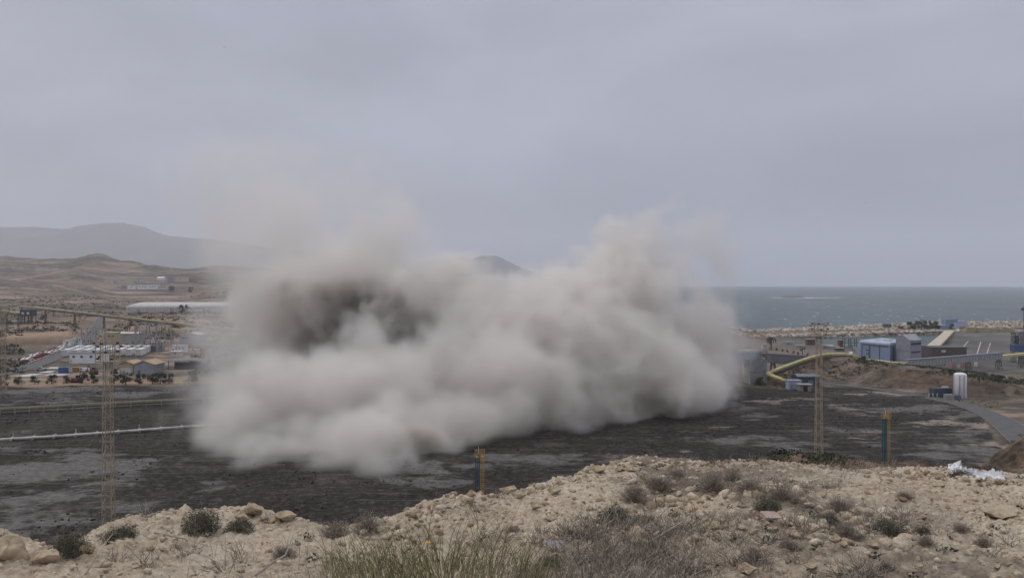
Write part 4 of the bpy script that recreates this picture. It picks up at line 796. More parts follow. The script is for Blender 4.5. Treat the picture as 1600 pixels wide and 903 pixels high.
# the yellow tube conveyor climbing over the mound
def tube_conveyor():
    pts = [(1200,584,352),(1222,574.5,362),(1246,566,374),(1268,558.5,386),(1284,555,396),(1296,553.6,402),(1308,555,407),(1320,558.2,410),(1334,562,412),(1348,565.5,416),(1365,566.5,405),(1382,566,400),(1398,567.5,396),(1416,569,396)]
    Q = [Vector((P(u, D), D, ZY(y, D))) for u, y, D in pts]; Q = [Vector((q.x, q.y, max(q.z, G(800+F*q.x/q.y, q.y)+1.0))) for q in Q]; o0 = Vector((Q[0].x, Q[0].y, 0)); Q = [q-o0 for q in Q]
    t = empty('tube_conveyor', o0, 0, 'bright yellow tube conveyor arching over the sandy mound from the tower to the blue sheds', 'conveyor', 'yellow conveyors')
    S = []
    for a, b in zip(Q[:-1], Q[1:]): S += [a.lerp(b, k/3) for k in range(3)]
    S.append(Q[-1])
    for _ in range(3): S = [S[0]]+[(S[i-1]+S[i]*2+S[i+1])/4 for i in range(1, len(S)-1)]+[S[-1]]
    MB().tube(S, .82, 14).build('tube', M['yellow_tube'], t, True)
    for k in range(1, len(S)-1, 2): d_ = (S[k+1]-S[k]).normalized()*.12; MB().tube([S[k]-d_, S[k]+d_], .9, 14).build('joint_ring', M['yellow_worn'], t)
    wk = MB(); wk.tube([p+Vector((.2,-1.25,-.7)) for p in S], .22, 4); wk.tube([p+Vector((.2,-1.5,.35)) for p in S], .06, 4); wk.build('walkway', M['green_steel'], t)
    MB().tube([p-Vector((0,0,1.75)) for p in S], .55, 4).build('under_truss', M['rust'], t)
    for k in (2, 6, 10, 14, 19, 25, 31): p = S[k]; w_ = o0+p; g = G(800+F*w_.x/w_.y, w_.y); support(t, p.x, p.y, g-.3, p.z-1.7, .8, 'rust', .12)
    pts = [(1199,584,350),(1215,590.5,345),(1233,598,341)]; Q = [Vector((P(u, D), D, ZY(y, D))) for u, y, D in pts]; o0 = Vector((Q[0].x, Q[0].y, 0)); Q = [q-o0 for q in Q]
    s = empty('tube_conveyor', o0, 0, 'short yellow tube conveyor dropping from the tower to the pale blue shed', 'conveyor', 'yellow conveyors'); MB().tube(Q, .85, 14).build('tube', M['yellow_tube'], s, True); MB().tube([p-Vector((0,0,1.9)) for p in Q], .5, 4).build('under_truss', M['rust'], s)
    for f in (.35, .75): p = Q[0].lerp(Q[-1], f); support(s, p.x, p.y, 0, p.z-1.9, .6, 'rust', .1)
tube_conveyor()
house('pump_shed', 1233, 1253, 602.5, 3.6, 4, M['pale_blue'], M['grey_sheet'], 'pale blue shed at the foot of the short yellow tube', door=[(.22,.9,2.2,M['grey_sheet'])], D=336, cat='shed')
house('workshop_shed', 1247, 1281, 601, 4.6, 7, M['navy'], M['roof_grey'], 'dark blue shed with a streaked grey roof behind the pale blue shed', roof='gable', pitch=.1, D=343, door=[(.6,2.2,3,M['roof_grey'])], cat='shed')
house('concrete_shelter', 1250, 1268, 609, 2.6, 3, M['grey_concrete'], M['beige_wall'], 'little square concrete shelter with an open front and slab roof', D=331, door=[(.5,1.8,2.1,M['glass_dark'])], eave=.5, cat='shelter')
# the two large blue buildings
def blue_hall():
    # corner building with rounded roof edge: long side to the left, short side to the right
    D = 520.; z = G(1370, D); cx, cy = P(1391, D-8), D-8; ht = ZY(534, D)-z
    t = empty('blue_hall', (cx, cy, z-.1), 0, 'large pale blue hall with rounded eaves and tall dark bays, left of the lilac tower', 'hall')
    A = Vector((P(1344, 535), 535, 0))-Vector((cx, cy, 0)); B = Vector((P(1424, 534), 534, 0))-Vector((cx, cy, 0)); O = Vector((0,0,0)); C_ = A+B
    def wallp(P4, z0, z1): return MB().add([(p.x, p.y, z0) for p in P4]+[(p.x, p.y, z1) for p in P4], [(3,2,1,0),(4,5,6,7),(0,1,5,4),(1,2,6,5),(2,3,7,6),(3,0,4,7)])
    wallp([O, B, C_, A], 0, ht-1.6).build('wall', M['blue_sheet'], t)
    ctr = C_/2; rings = []
    for k in range(7):
        a = k/6*PI/2; off = 1.01+.012*math.cos(a) ; s_ = off-(.045*(1-math.cos(a))); zz = ht-1.58+1.7*math.sin(a); rings.append([(ctr+(p-ctr)*s_, zz) for p in (O, B, C_, A)])
    V = [(p.x, p.y, zz) for r in rings for p, zz in r]; Fc = [(4*i+k, 4*i+(k+1) % 4, 4*(i+1)+(k+1) % 4, 4*(i+1)+k) for i in range(6) for k in range(4)]+[(3,2,1,0),(24,25,26,27)]
    MB().add(V, Fc).build('roof', M['pale_blue'], t)
    rfo = t.children[-1]; rfo = [c0_ for c0_ in t.children if c0_.name.startswith('roof')][0]
    pt = MB()
    for f0, f1, z0 in ((.12,.2,0),(.24,.32,0)): pass
    def strip(a, b, z0, z1, off, mat, nm):
        d = (b-a).normalized(); n = Vector((d.y, -d.x, 0)); n = n if n.y < 0 else -n; p, q = a+n*.003, b+n*.003; MB().add([p+Vector((0,0,z0)), q+Vector((0,0,z0)), q+n*off+Vector((0,0,z0)), p+n*off+Vector((0,0,z0)), p+Vector((0,0,z1)), q+Vector((0,0,z1)), q+n*off+Vector((0,0,z1)), p+n*off+Vector((0,0,z1))], [(3,2,1,0),(4,5,6,7),(0,1,5,4),(1,2,6,5),(2,3,7,6),(3,0,4,7)]).build(nm, M[mat], t)
    for f in (.06, .31, .33, .65): 
        p = A*(1-f)*1.0+O*f; strip(A.lerp(O, f), A.lerp(O, f+.025), .2, ht-2.4, .2, 'dark_grey', 'bay_joint')
    strip(A.lerp(O, .12), A.lerp(O, .92), ht-3.0, ht-2.2, .25, 'dark_grey', 'clerestory')
    for f in (.12, .35, .62, .86): strip(O.lerp(B, f), O.lerp(B, f+.06), .2, ht-2.6, .2, 'dark_grey', 'bay_joint')
    for f in (.2, .3):
        for zz in (ht*.42, ht*.58): strip(A.lerp(O, .1+f*.6), A.lerp(O, .13+f*.6), zz, zz+1, .15, 'glass_dark', 'window')
    for k, (fx, fy) in enumerate([(.3,.4),(.5,.5),(.7,.4),(.45,.7)]):
        p = A*fx+B*fy; MB().box(p.x-1.5, p.x+1.5, p.y-1.5, p.y+1.5, ht+.13, ht+.6).build('skylight', M['offwhite'], rfo)
blue_hall()
def lilac_tower():
    D = 500.; cx, cy = P(1422, D), D; z = G(1422, D); zt = ZY(532.5, D)-z; rd = ZY(526.5, D)-z
    t = empty('screening_tower', (cx, cy, z-.1), 0, 'tall lilac grey sheet metal tower with a gabled roof and open louvres', 'industrial tower')
    A = Vector((P(1400, 512), 512, 0))-Vector((cx, cy, 0)); B = Vector((P(1440, 508), 508, 0))-Vector((cx, cy, 0)); C_ = A+B
    V = [(0,0,0),B,C_,A]; V = [tuple(Vector(v)) for v in V]; top = [(v[0], v[1], zt) for v in V]
    m1 = Vector(A)/2; m2 = B+m1   # ridge runs parallel to B, over the middle of the A side
    r1 = (m1.x, m1.y, rd+1.0); r2 = (m2.x, m2.y, rd+1.0)
    MB().add([(v[0], v[1], 0) for v in V]+top+[r1, r2], [(3,2,1,0),(0,1,5,4),(1,2,6,9,5),(2,3,7,6),(3,0,4,8,7),(4,5,9,8),(8,9,6,7)]).build('wall', M['lilac_sheet'], t)
    up = Vector((0,0,.25)); a_, b_ = Vector(top[0])+Vector((0,-.3,.05)), Vector(top[1])+Vector((.3,-.3,.05)); R1, R2 = Vector(r1)+Vector((-.2,0,.05)), Vector(r2)+Vector((.3,0,.05)); c_, d_ = Vector(top[2])+Vector((.3,.3,.05)), Vector(top[3])+Vector((0,.3,.05))
    MB().add([a_, b_, R2, R1, a_+up, b_+up, R2+up, R1+up], [(3,2,1,0),(4,5,6,7),(0,1,5,4),(1,2,6,5),(2,3,7,6),(3,0,4,7)]).add([R1, R2, c_, d_, R1+up, R2+up, c_+up, d_+up], [(3,2,1,0),(4,5,6,7),(0,1,5,4),(1,2,6,5),(2,3,7,6),(3,0,4,7)]).build('roof', M['grey_sheet'], t)
    def band(a, b, z0, z1, mat, nm, off=.12):
        d = (b-a).normalized(); n = Vector((d.y, -d.x, 0)); n = n if n.y < 0 else -n; p, q = a+n*.004, b+n*.004
        MB().add([p+Vector((0,0,z0)), q+Vector((0,0,z0)), q+n*off+Vector((0,0,z0)), p+n*off+Vector((0,0,z0)), p+Vector((0,0,z1)), q+Vector((0,0,z1)), q+n*off+Vector((0,0,z1)), p+n*off+Vector((0,0,z1))], [(3,2,1,0),(4,5,6,7),(0,1,5,4),(1,2,6,5),(2,3,7,6),(3,0,4,7)]).build(nm, M[mat], t)
    O = Vector((0,0,0))
    for f in (.28, .62): band(A, O, zt*f, zt*f+.3, 'roof_grey', 'joint_band')
    band(O.lerp(B, .1), O.lerp(B, .95), zt*.84, zt*.93, 'glass_dark', 'louvre'); band(O.lerp(B, .12), O.lerp(B, .93), zt*.55, zt*.62, 'navy', 'louvre'); band(O, B, zt*.3, zt*.32, 'roof_grey', 'joint_band')
    c2 = Vector((P(1398, 498), 498, 0))-Vector((cx, cy, 0)); s = MB(); s.box(c2.x-2, c2.x+8, c2.y-2, c2.y+3, 4.2, 4.6)
    s.build('canopy_roof', M['green_steel'], t)
    for sx in (-1.8, 3, 7.6): MB().box(c2.x+sx-.2, c2.x+sx+.2, c2.y-1.8, c2.y-1.4, 0, 4.197).build('canopy_post', M['dark_grey'], t)
lilac_tower()
gallery('beige_gallery', 'broad beige conveyor gallery slanting from the breakwater down beside the lilac tower', [(1485,519.5,880),(1447,556,545)], 7.5, 2.2, 'beige_gallery', sup=((.2,0),(.5,0),(.8,0)), capm='cream')
house('brown_building', 1456, 1511, 577, 11, 14, M['brown_wall'], M['dark_grey'], 'dark brown flat roofed building with a small white sign, below the beige gallery', win=(.3,.62), winsz=(1.1,1), winz=.3, D=530, door=[(.12,2.4,2.6,M['pink_brick']),(.8,3.4,2.8,M['tan_wall'])])
def sign_board():
    D = 529.8; t = empty('sign_board', (P(1474.5, D), D-.1, G(1475, D)+8.6), 0, 'small white board with grey lines on the dark brown building wall', 'sign'); MB().box(-1.4, 1.4, -.12, -.01, -.7, .7).build('panel', M['white_paint'], t); m_ = MB()
    for k in range(3): m_.box(-1.1, 1.1, -.14, -.122, -.4+k*.32, -.26+k*.32)
    m_.build('printed_lines', M['roof_grey'], t)
sign_board()
house('quay_store', 1487, 1509, 579, 5, 7, M['pink_brick'], M['beige_wall'], 'low salmon coloured store under the long grey gallery', D=505, door=[(.5,2.5,2.6,M['offwhite'])]); house('quay_store', 1518, 1534, 579, 5, 6, M['tan_wall'], M['beige_wall'], 'small tan store with a white door, right of the gallery trestle', D=515, door=[(.45,2.2,3,M['white_paint'])])
gallery('grey_gallery', 'long ribbed grey conveyor gallery crossing the port in front of the brown building', [(1415,573,455),(1563,561,500)], 3.4, 3.6, 'grey_sheet', panel=3.0, sup=((.645,0),(.985,0)), capm='roof_grey')
gallery('yellow_gallery', 'short yellow topped conveyor joining the grey gallery to the ship loader', [(1563,559,500),(1600,555,510),(1640,551,520)], 3, 1.3, 'yellow_tube', 'conveyor gallery', sup=((.9,0),(.9,1)), capm='yellow_tube')
gallery('breakwater_gallery', 'low yellow green conveyor lying along the breakwater', [(1510,517.5,872),(1545,519,870),(1585,521.5,868)], 4, 4.5, 'yellow_worn', sup=((.5,0),(.5,1)))
house('breakwater_cabin', 1448, 1478, 520, 4.6, 10, M['blue_sheet'], M['pale_blue'], 'long low blue shed behind the trees on the breakwater', D=918, cat='shed'); house('breakwater_cabin', 1478, 1496, 520, 11, 10, M['blue_sheet'], M['blue_sheet'], 'taller blue block at the top end of the beige gallery', D=930, cat='shed'); house('breakwater_cabin', 1494, 1512, 520, 8, 9, M['pale_blue'], M['blue_paint'], 'blue cabin with a pinkish base beside the yellow green conveyor', D=922, cat='shed', door=[(.6,8,3,M['pink_brick'])])
def ship_loader():
    D = 540.; z = G(1588, D); t = empty('ship_loader', (P(1590, D), D, z), 0, 'tall dark steel ship loader tower with a blue cabin at the right edge', 'ship loader'); h = ZY(519, D)-z
    for sx in (-2.6, 2.6):
        lg = lattice(MB(), h, 1.1, .9, .2, 12)
        for i, v in enumerate(lg.v): lg.v[i] = (v[0]+sx, v[1], v[2])
        lg.build('leg', M['dark_grey'], t)
    MB().box(-3.6, 3.6, -2.5, 2.5, h*.38, h*.58).build('cabin', M['blue_paint'], t); MB().box(-3.9, 3.9, -2.7, 2.7, h*.58+.003, h*.6).build('roof', M['roof_grey'], t)
    for f in (.2, .75, .97): MB().box(-3.8, 3.8, -1.6, 1.6, h*f, h*f+.4).build('platform', M['dark_grey'], t)
    MB().box(-1.2, .6, -1, 1, h*.6, h*.9).build('chute', M['navy'], t)
    D = 600; t = empty('harbour_crane', (P(1603, D), D, G(1590, D)), 0, 'tall thin lattice crane post cut by the right edge of the picture', 'crane'); H = ZY(478, D)-G(1590, D)
    lattice(MB(), H, 1.3, .9, .22, 16).build('mast', M['dark_grey'], t); MB().box(-2.5, 1.2, -1.4, 1.4, H*.9, H*.96).build('cab', M['rust'], t); b = MB(); b.bar((0,0,H), (8,10,H+5), .3); b.bar((0,0,H), (8,10,H+2), .3); b.build('jib', M['dark_grey'], t)
ship_loader()
# silo, container and small plant by the access road
def silo():
    D = 311.; x = P(1501, D); t = empty('white_silo', (x, D, 0), 0, 'tall white cylindrical silo beside the access road', 'silo'); r = 2.3; h = 9.2
    MB().lathe([(r*.93,.25),(r,.4),(r,h),(r*.93,h+.32),(r*.7,h+.6),(r*.3,h+.75),(.05,h+.8)], 28).build('shell', M['white_paint'], t, True); MB().lathe([(r+.35,0),(r+.35,.24)], 28).build('plinth', M['grey_concrete'], t)
    p = MB()
    for a in (-2.15, -1.5): c_, s_ = math.cos(a), math.sin(a); p.bar(((r+.12)*c_, (r+.12)*s_, .5), ((r+.12)*c_, (r+.12)*s_, h-.1), .09)
    p.build('pipe', M['dark_grey'], t); l = MB()
    for k in (-.25, .25): l.bar((-r-.25, k, .4), (-r-.25, k, h+.5), .05)
    for k in range(22): l.bar((-r-.25, -.25, .6+k*.4), (-r-.25, .25, .6+k*.4), .035)
    l.build('ladder', M['galvanised'], t); v = MB(); v.bar((0,0,h+.7), (0,0,h+1.3), .16, 8); v.bar((-.7,0,h+.5), (-.7,0,h+1.1), .09, 6); v.bar((.6,.3,h+.5), (.6,.3,h+1), .09, 6); v.build('vent', M['galvanised'], t)
    D2 = 309.; t = empty('pump_skid', (P(1484.5, D2-2), D2-2, 0), 0, 'grey box and blue pump standing left of the foot of the white silo', 'pump'); MB().box(-1.8, 1.2, -1.2, 1.2, 0, 2.0).build('housing', M['grey_concrete'], t); MB().box(1.6, 3.9, -1, 1, .9, 1.6).build('pump_body', M['blue_paint'], t)
    for sx in (1.8, 3.7):
        for sy in (-.8, .8): MB().box(sx-.1, sx+.1, sy-.1, sy+.1, 0, .897).build('leg', M['dark_grey'], t)
    b = MB(); b.bar((2.2,0,1.6), (2.2,0,2.2), .25, 8); b.bar((3.2,0,.4), (3.2,-1.3,.4), .2, 8); b.build('valve', M['galvanised'], t)
    bc = container('shipping_container', 6.6, 2.6, 2.6, M['navy'], 'dark blue shipping container on legs left of the white silo', None, True); bc.location = (P(1482, 317), 316, 0.0); bc.rotation_euler = (0, 0, PI/2+.12); bc.scale = (1.2, 1.15, 1.1)
    bm = MB(); r = random.Random(3)
    t = empty('gas_bottle_rack', (P(1461, 313), 313, 0), 0, 'rack of green bottles in front of the blue container', 'bottle rack')
    for k in range(9): x_ = -2.2+k*.52; MB().lathe([(.2,.15),(.22,.3),(.22,1.3),(.1,1.6),(.05,1.75)], 8, (x_, r.uniform(-.2,.2))).build('bottle', M['green_steel'] if k % 3 else M['offwhite'], t, True)
    MB().box(-2.5, 2.3, -.45, .45, 0, .147).build('pallet', M['dark_grey'], t)
    t = empty('white_cabinet', (P(1483, 318), 321, 0), 0, 'white electrical cabinet between the blue container and the silo', 'cabinet'); MB().box(-.9, 1.3, -.6, .6, 0, 3.2).build('casing', M['white_paint'], t); MB().box(-.8, .1, -.66, -.603, .3, 2.9).build('door', M['offwhite'], t)
silo()
# palms, lamps, wall, little buildings on the dock plain
def palm(u, D, s, label):
    t = empty('palm_tree', at(u, D), 0, label, 'palm tree', 'palm trees on the dock plain'); t.scale = (s,)*3; tr = MB(); tr.bar((0,0,-.2), (.1,0,4.6), .32, 7, .2); tr.build('trunk', M['bark'], t); cr = MB(); r = random.Random(int(u))
    for k in range(26):
        a = r.uniform(0, 2*PI); el = r.uniform(-.3, 1.1); p = Vector((0.1,0,4.6)); pr = p; w_ = .32
        for q in range(5):
            d = Vector((math.cos(a)*math.cos(el), math.sin(a)*math.cos(el), math.sin(el))); n_ = p+d*.62; sd = Vector((-math.sin(a), math.cos(a), -.3))*w_; cr.add([p-sd, p+sd, n_+sd*.8, n_-sd*.8], [(0,1,2,3)]); p = n_; el -= .42; w_ *= .85
    cr.build('crown', M['leaf_olive'], t)
palm(1205, 640, 2.0, 'tall palm tree standing behind the concrete tower'); palm(1254, 600, .95, 'short palm tree right of the tall one'); palm(1330, 720, .8, 'small palm by the water of the basin')
for k, (u, y) in enumerate([(1214,548),(1223,549.5),(1231,551),(1240,552.5),(1247,554),(1262,556)]):
    D = solveD(u, y); o = dup(TP[k % 3], (P(u, D), D, G(u, D)), k, f'small round tree in the row along the dark wall, number {["one","two","three","four","five","six"][k]} from the tower', .42); o['group'] = 'small trees along the dark wall'
for k, (u, y, s, lab) in enumerate([(1423,517.5,1.7,'dark tree at the left end of the breakwater clump'),(1431,517.5,2.0,'dark tree second from left in the breakwater clump'),(1440,517.5,2.1,'tallest dark tree in the middle of the breakwater clump'),(1449,517.5,1.9,'dark tree right of the tallest on the breakwater'),(1457,517.5,1.5,'smaller dark tree right on the breakwater'),(1465,517.5,1.8,'dark tree at the right end of the breakwater clump'),(1487,526,1.2,'dark bush at the top end of the beige gallery')]):
    o = dup(TP[k % 3], at(u, 916), k*1.7, lab, s); o['group'] = 'trees on the breakwater'
for k, (u, y, s, lab) in enumerate([(1351,565,.75,'dark round bush on the crest of the mound beside the yellow tube'),(1341,566,.55,'low bush left of the round bush on the mound crest'),(1447,577,.7,'dark bush below the start of the grey gallery'),(1488,600,.5,'bush on the top edge of the brown cut bank'),(1188,606,.85,'dark green bush at the foot of the concrete tower'),(1512,590,.5,'small bush on the bank above the silo'),(1563,598,.6,'dark bush high on the bank at right')]):
    D = 350 if u == 1188 else (DG(float(itp(u, EU, EB)))+float(itp(u, EU, EW))+3 if u != 1447 else 440); o = dup(TP[k % 3], (P(u, D), D, G(u, D)-.5), k*1.7, lab, s); o['group'] = 'bushes along the embankment'
for k, (u, D) in enumerate([(1178,760),(1213,735),(1221,735),(1241,640),(1243.5,700),(1321,740),(1309,745),(1522,545),(1528,640),(1546,560)]):
    post(u, D, 11, 'slim pale street lamp '+['at the dust edge above the tower','right above the blue tower cabin','beside the lamp above the tower cabin','left of the small palm','near the small palm on its left','right of the small palm by the basin','left of the small palm by the basin','just behind the long grey gallery','out on the grey quay','on the quay behind the right trestle'][k], 'street lamps on the dock plain', .14, True, 'street_lamp', 'beige_wall')
gallery('dock_wall', 'long dark retaining wall behind the concrete tower, running to the mound', [(1186,557,560),(1262,562,530)], .8, 2.6, 'dark_grey', 'wall')
gallery('low_wall', 'long pale low wall on the port ground at the right', [(1516,587,470),(1600,589,455)], .5, 1.4, 'grey_concrete', 'wall'); gallery('jetty_wall', 'grey harbour wall at the far right under the breakwater', [(1566,526,860),(1610,527,850)], 3, 4, 'grey_concrete', 'wall')
DB = [(1163,1181,557,4,'cream','low cream building left of the palm'),(1192,1201,545,3.2,'offwhite','tiny pale hut just left of the palm tree'),(1228,1238,541,2.6,'grey_sheet','grey hut left of the right mast'),(1244,1258,545,2.6,'beige_wall','beige low shed near the left side of the right mast'),(1262,1274,539,5,'rust','rust red plant building by the basin, left of the mast'),(1286,1293,546,3,'grey_concrete','small grey hut right of the mast'),(1298,1312,546,2.4,'beige_wall','long low beige shed behind the yellow tube'),(1313,1318,543,6,'rust','rust red hopper building near the basin edge'),(1308,1320,549,2.4,'green_steel','low green shed beneath the rust red hopper')]
for (u0, u1, y, h, mt, lab) in DB: house('dock_shed', u0, u1, y, h, 5, M[mt], M['beige_wall'], lab, cat='shed', group='small sheds on the dock plain', win=(.5,), winsz=(.5,.6), D=solveD((u0+u1)/2, y) if y > 541 else 690)
def rack():
    D = 670; t = empty('loading_rack', at(1328, D), 0, 'open grey steel loading rack by the basin, left of the blue hall', 'loading rack')
    for sx in (-5, 0, 5):
        for sy in (-2, 2): MB().box(sx-.25, sx+.25, sy-.25, sy+.25, 0, 7.5).build('post', M['dark_grey'], t)
    for z in (3.6, 7.503): MB().box(-5.6, 5.6, -2.5, 2.5, z, z+.5).build('deck', M['roof_grey'], t)
rack()
v0 = dup(c1, at(1295, 655), .2, 'white van parked on the dock plain right of the mast', 1.5); v1 = dup(c1, at(1329.5, 600), 1.4, 'small white van left of the blue hall corner', 1.0)
for k, (u, y, s) in enumerate([(1386,513,2.2),(1407,512,1.5)]):
    t = empty('dark_hut', at(u, 925), 0, ['long dark hut on the breakwater path between the rubble banks', 'small brown hut on the breakwater path right of the long dark one'][k], 'hut'); MB().box(-2*s, 2*s, -1.5, 1.5, 0, 2*s).build('wall', M['dark_grey'] if k == 0 else M['rust'], t); MB().prism([(-1.8,2*s+.003),(1.8,2*s+.003),(0,2*s+.7)], -2.1*s, 2.1*s).build('roof', M['dark_grey'], t)
# painted lines on the quay: real strips
gl_ = MB()
for (a, b) in [((1492,560),(1513,533)),((1525,560),(1533,534)),((1540,560),(1548,536))]:
    D0_, D1_ = 54*F/(a[1]-HY), 54*F/(b[1]-HY); x0_, x1_ = P(a[0], D0_), P(b[0], D1_); gl_.add([(x0_-.4,D0_,-8.9),(x0_+.4,D0_,-8.9),(x1_+.4,D1_,-8.9),(x1_-.4,D1_,-8.9)], [(0,1,2,3)])
tag(gl_.build('road_markings', M['offwhite']), kind='structure')
# armour stone of the breakwaters: far too many to count
def stones(name, label, fn, n, mat, seed, s0, s1, sub=1):
    bm = bmesh.new(); bmesh.ops.create_icosphere(bm, subdivisions=sub, radius=1); iv = np.array([v.co[:] for v in bm.verts]); fi = np.array([[v.index for v in f.verts] for f in bm.faces]); bm.free()
    r = np.random.default_rng(seed); V = []; Fs = []; b = 0
    for k in range(n):
        q = fn(r)
        if q is None: continue
        s = s0*(s1/s0)**(r.random()**2.2); A = r.normal(size=(3,3)); Q_, _ = np.linalg.qr(A); sc = s*np.array([1, r.uniform(.6,.95), r.uniform(.45,.8)])
        w_ = (iv*(1+r.uniform(-.22,.22,(len(iv),1)))*sc) @ Q_.T; w_[:, 2] *= .8; V.append(w_+np.array(q)); Fs.append(fi+b); b += len(iv)
    o = mesh_np(name, np.concatenate(V), np.concatenate(Fs), mat); return tag(o, label, 'stones', kind='stuff')
def rockmat(name, a, b_, c_, sc):
    m, N, L, b = nodes(name); g = N.new('ShaderNodeNewGeometry'); r = N.new('ShaderNodeValToRGB'); L.new(g.outputs['Random Per Island'], r.inputs[0]); r.color_ramp.elements.new(.5)
    for e, k, p in zip(r.color_ramp.elements, (a, b_, c_), (0, .45, 1)): e.color = (*k, 1); e.position = p
    o_, f = noise_col(N, L, [(.55,.53,.5), (1,1,1)], sc, 7, None, .7, lo=.35, hi=.55); c2 = mixc(N, L, 1., r.outputs[0], o_, 'MULTIPLY'); L.new(c2, b.inputs['Base Color']); b.inputs['Roughness'].default_value = .95; b.inputs['Specular IOR Level'].default_value = .1
    bp = N.new('ShaderNodeBump'); bp.inputs['Strength'].default_value = .8; bp.inputs['Distance'].default_value = .3/sc; L.new(f, bp.inputs['Height']); L.new(bp.outputs[0], b.inputs['Normal']); return m
M['armour'] = rockmat('armour_stone', (.2,.155,.12), (.42,.36,.29), (.68,.63,.55), .5)
def arm(r):
    u = r.uniform(1140, 1660)
    if r.random() < .36:
        if u > 1566: return None
        if 1470 < u < 1495: return None
        D = itp(u, WU, WD)+r.uniform(-3, 20)
        if u < 1195 and r.random() < .7: return None
    else: D = itp(u, CU, CD)+r.uniform(-24, 6)
    return P(u, D), D, G(u, D)+.2
M['debris'] = rockmat('yard_debris_stone', (.012,.011,.011), (.045,.036,.028), (.15,.13,.11), .8)
def deb(r):
    u = r.uniform(-30, 1560); D = math.sqrt(r.uniform(105**2, 350**2)); x = P(u, D)
    if n2(np.array([x]), np.array([D]), 13, 21)[0] < r.uniform(.35, .75): return None
    if u > 1380 and D < 250: return None
    return x, D, 0.05
stones('yard_debris', 'small dark lumps of coal and rubble strewn over the black yard', deb, 20000, M['debris'], 8, .12, .5)
stones('armour_stones', 'pale boulders piled along both banks of the breakwater', arm, 15000, M['armour'], 3, .9, 3.2)
# ------------------------------------------------------------------ foreground: stones, shrubs, grasses
def HZ(u, D): return float(hill(np.array([float(u)]), np.array([float(D)]))[0])
def FD(u, y):
    """distance on the near slope seen in row y"""
    d = np.linspace(2.5, 26, 1400); z = hill(np.full_like(d, u), d); k = np.argmax(HY+(EYE-z)/d*F <= y)
    D = float(d[k]) if k else float(crestD(u)); return min(D, 24.)
M['limestone'] = rockmat('limestone', (.4,.31,.21), (.53,.43,.305), (.66,.56,.42), 14)
M['gravel'] = rockmat('gravel_stone', (.29,.22,.15), (.47,.385,.285), (.63,.55,.43), 40)
def grav(r):
    u = r.uniform(-60, 1660)
    D = math.sqrt(r.uniform(3.4**2, 16**2))
    if D > crestD(u)+1.2 and u < 1080: return None
    x = P(u, D); d = n2(np.array([x]), np.array([D]), 1.1, 4)[0]+(.16 if u > 1000 else 0)+.35*math.exp(-((D-crestD(u))/.5)**2)
    if d < r.uniform(.2, .62): return None
    return x, D, HZ(u, D)+.002
stones('gravel', 'loose pale limestone rubble scattered over the near slope', grav, 30000, M['gravel'], 11, .007, .046)
def midst(r):
    u = r.uniform(985, 1420); D = math.sqrt(r.uniform(4.2**2, 9.5**2)); x = P(u, D)
    if n2(np.array([x]), np.array([D]), .8, 40)[0] < r.uniform(.38, .7): return None
    return x, D, HZ(u, D)+.01
stones('rubble_stones', 'fist sized pale stones strewn among the dry plants right of centre', midst, 750, M['gravel'], 19, .03, .1, 2)
def rimst(r):
    u = r.uniform(560, 1600); D = float(crestD(u))+r.uniform(-.5, .25); return P(u, D), D, HZ(u, D)+.01
stones('crest_stones', 'broken stones along the edge of the near slope', rimst, 800, M['gravel'], 23, .015, .08, 2)
def rock(u, y, w, h, label, seed, mat='limestone', D=None, sink=.3):
    """one boulder: w, h = width and height in photo pixels"""
    D = D or FD(u, y); W_, H_ = w/F*D/2, h/F*D/2
    bm = bmesh.new(); bmesh.ops.create_icosphere(bm, subdivisions=4, radius=1); so_ = Vector((seed*3.1, seed*1.7, seed*.9))
    pl = [Vector((math.sin(k*2.4+seed), math.cos(k*1.9+seed*2), math.sin(k*1.3+seed*3))).normalized() for k in range(9)]
    for v in bm.verts:
        p = v.co.copy()
        for n_ in pl:
            q = p.dot(n_)-.6
            if q > 0: p -= n_*q*.95
        p *= 1+.22*mnoise.noise(p*1.6+so_)+.1*mnoise.noise(p*4+so_)+.045*mnoise.noise(p*10+so_)
        v.co = Vector((p.x*W_, p.y*W_*.8, p.z*H_))
    me = bpy.data.meshes.new('rock'); bm.to_mesh(me); bm.free(); me.materials.append(M[mat]); o = bpy.data.objects.new('rock', me); COL.objects.link(o)
    for p_ in me.polygons: p_.use_smooth = seed % 3 != 0
    o.location = (P(u, D), D, HZ(u, D)+H_*(1-sink*2)*.9); tag(o, label, 'rock', 'larger rocks on the near slope'); return o
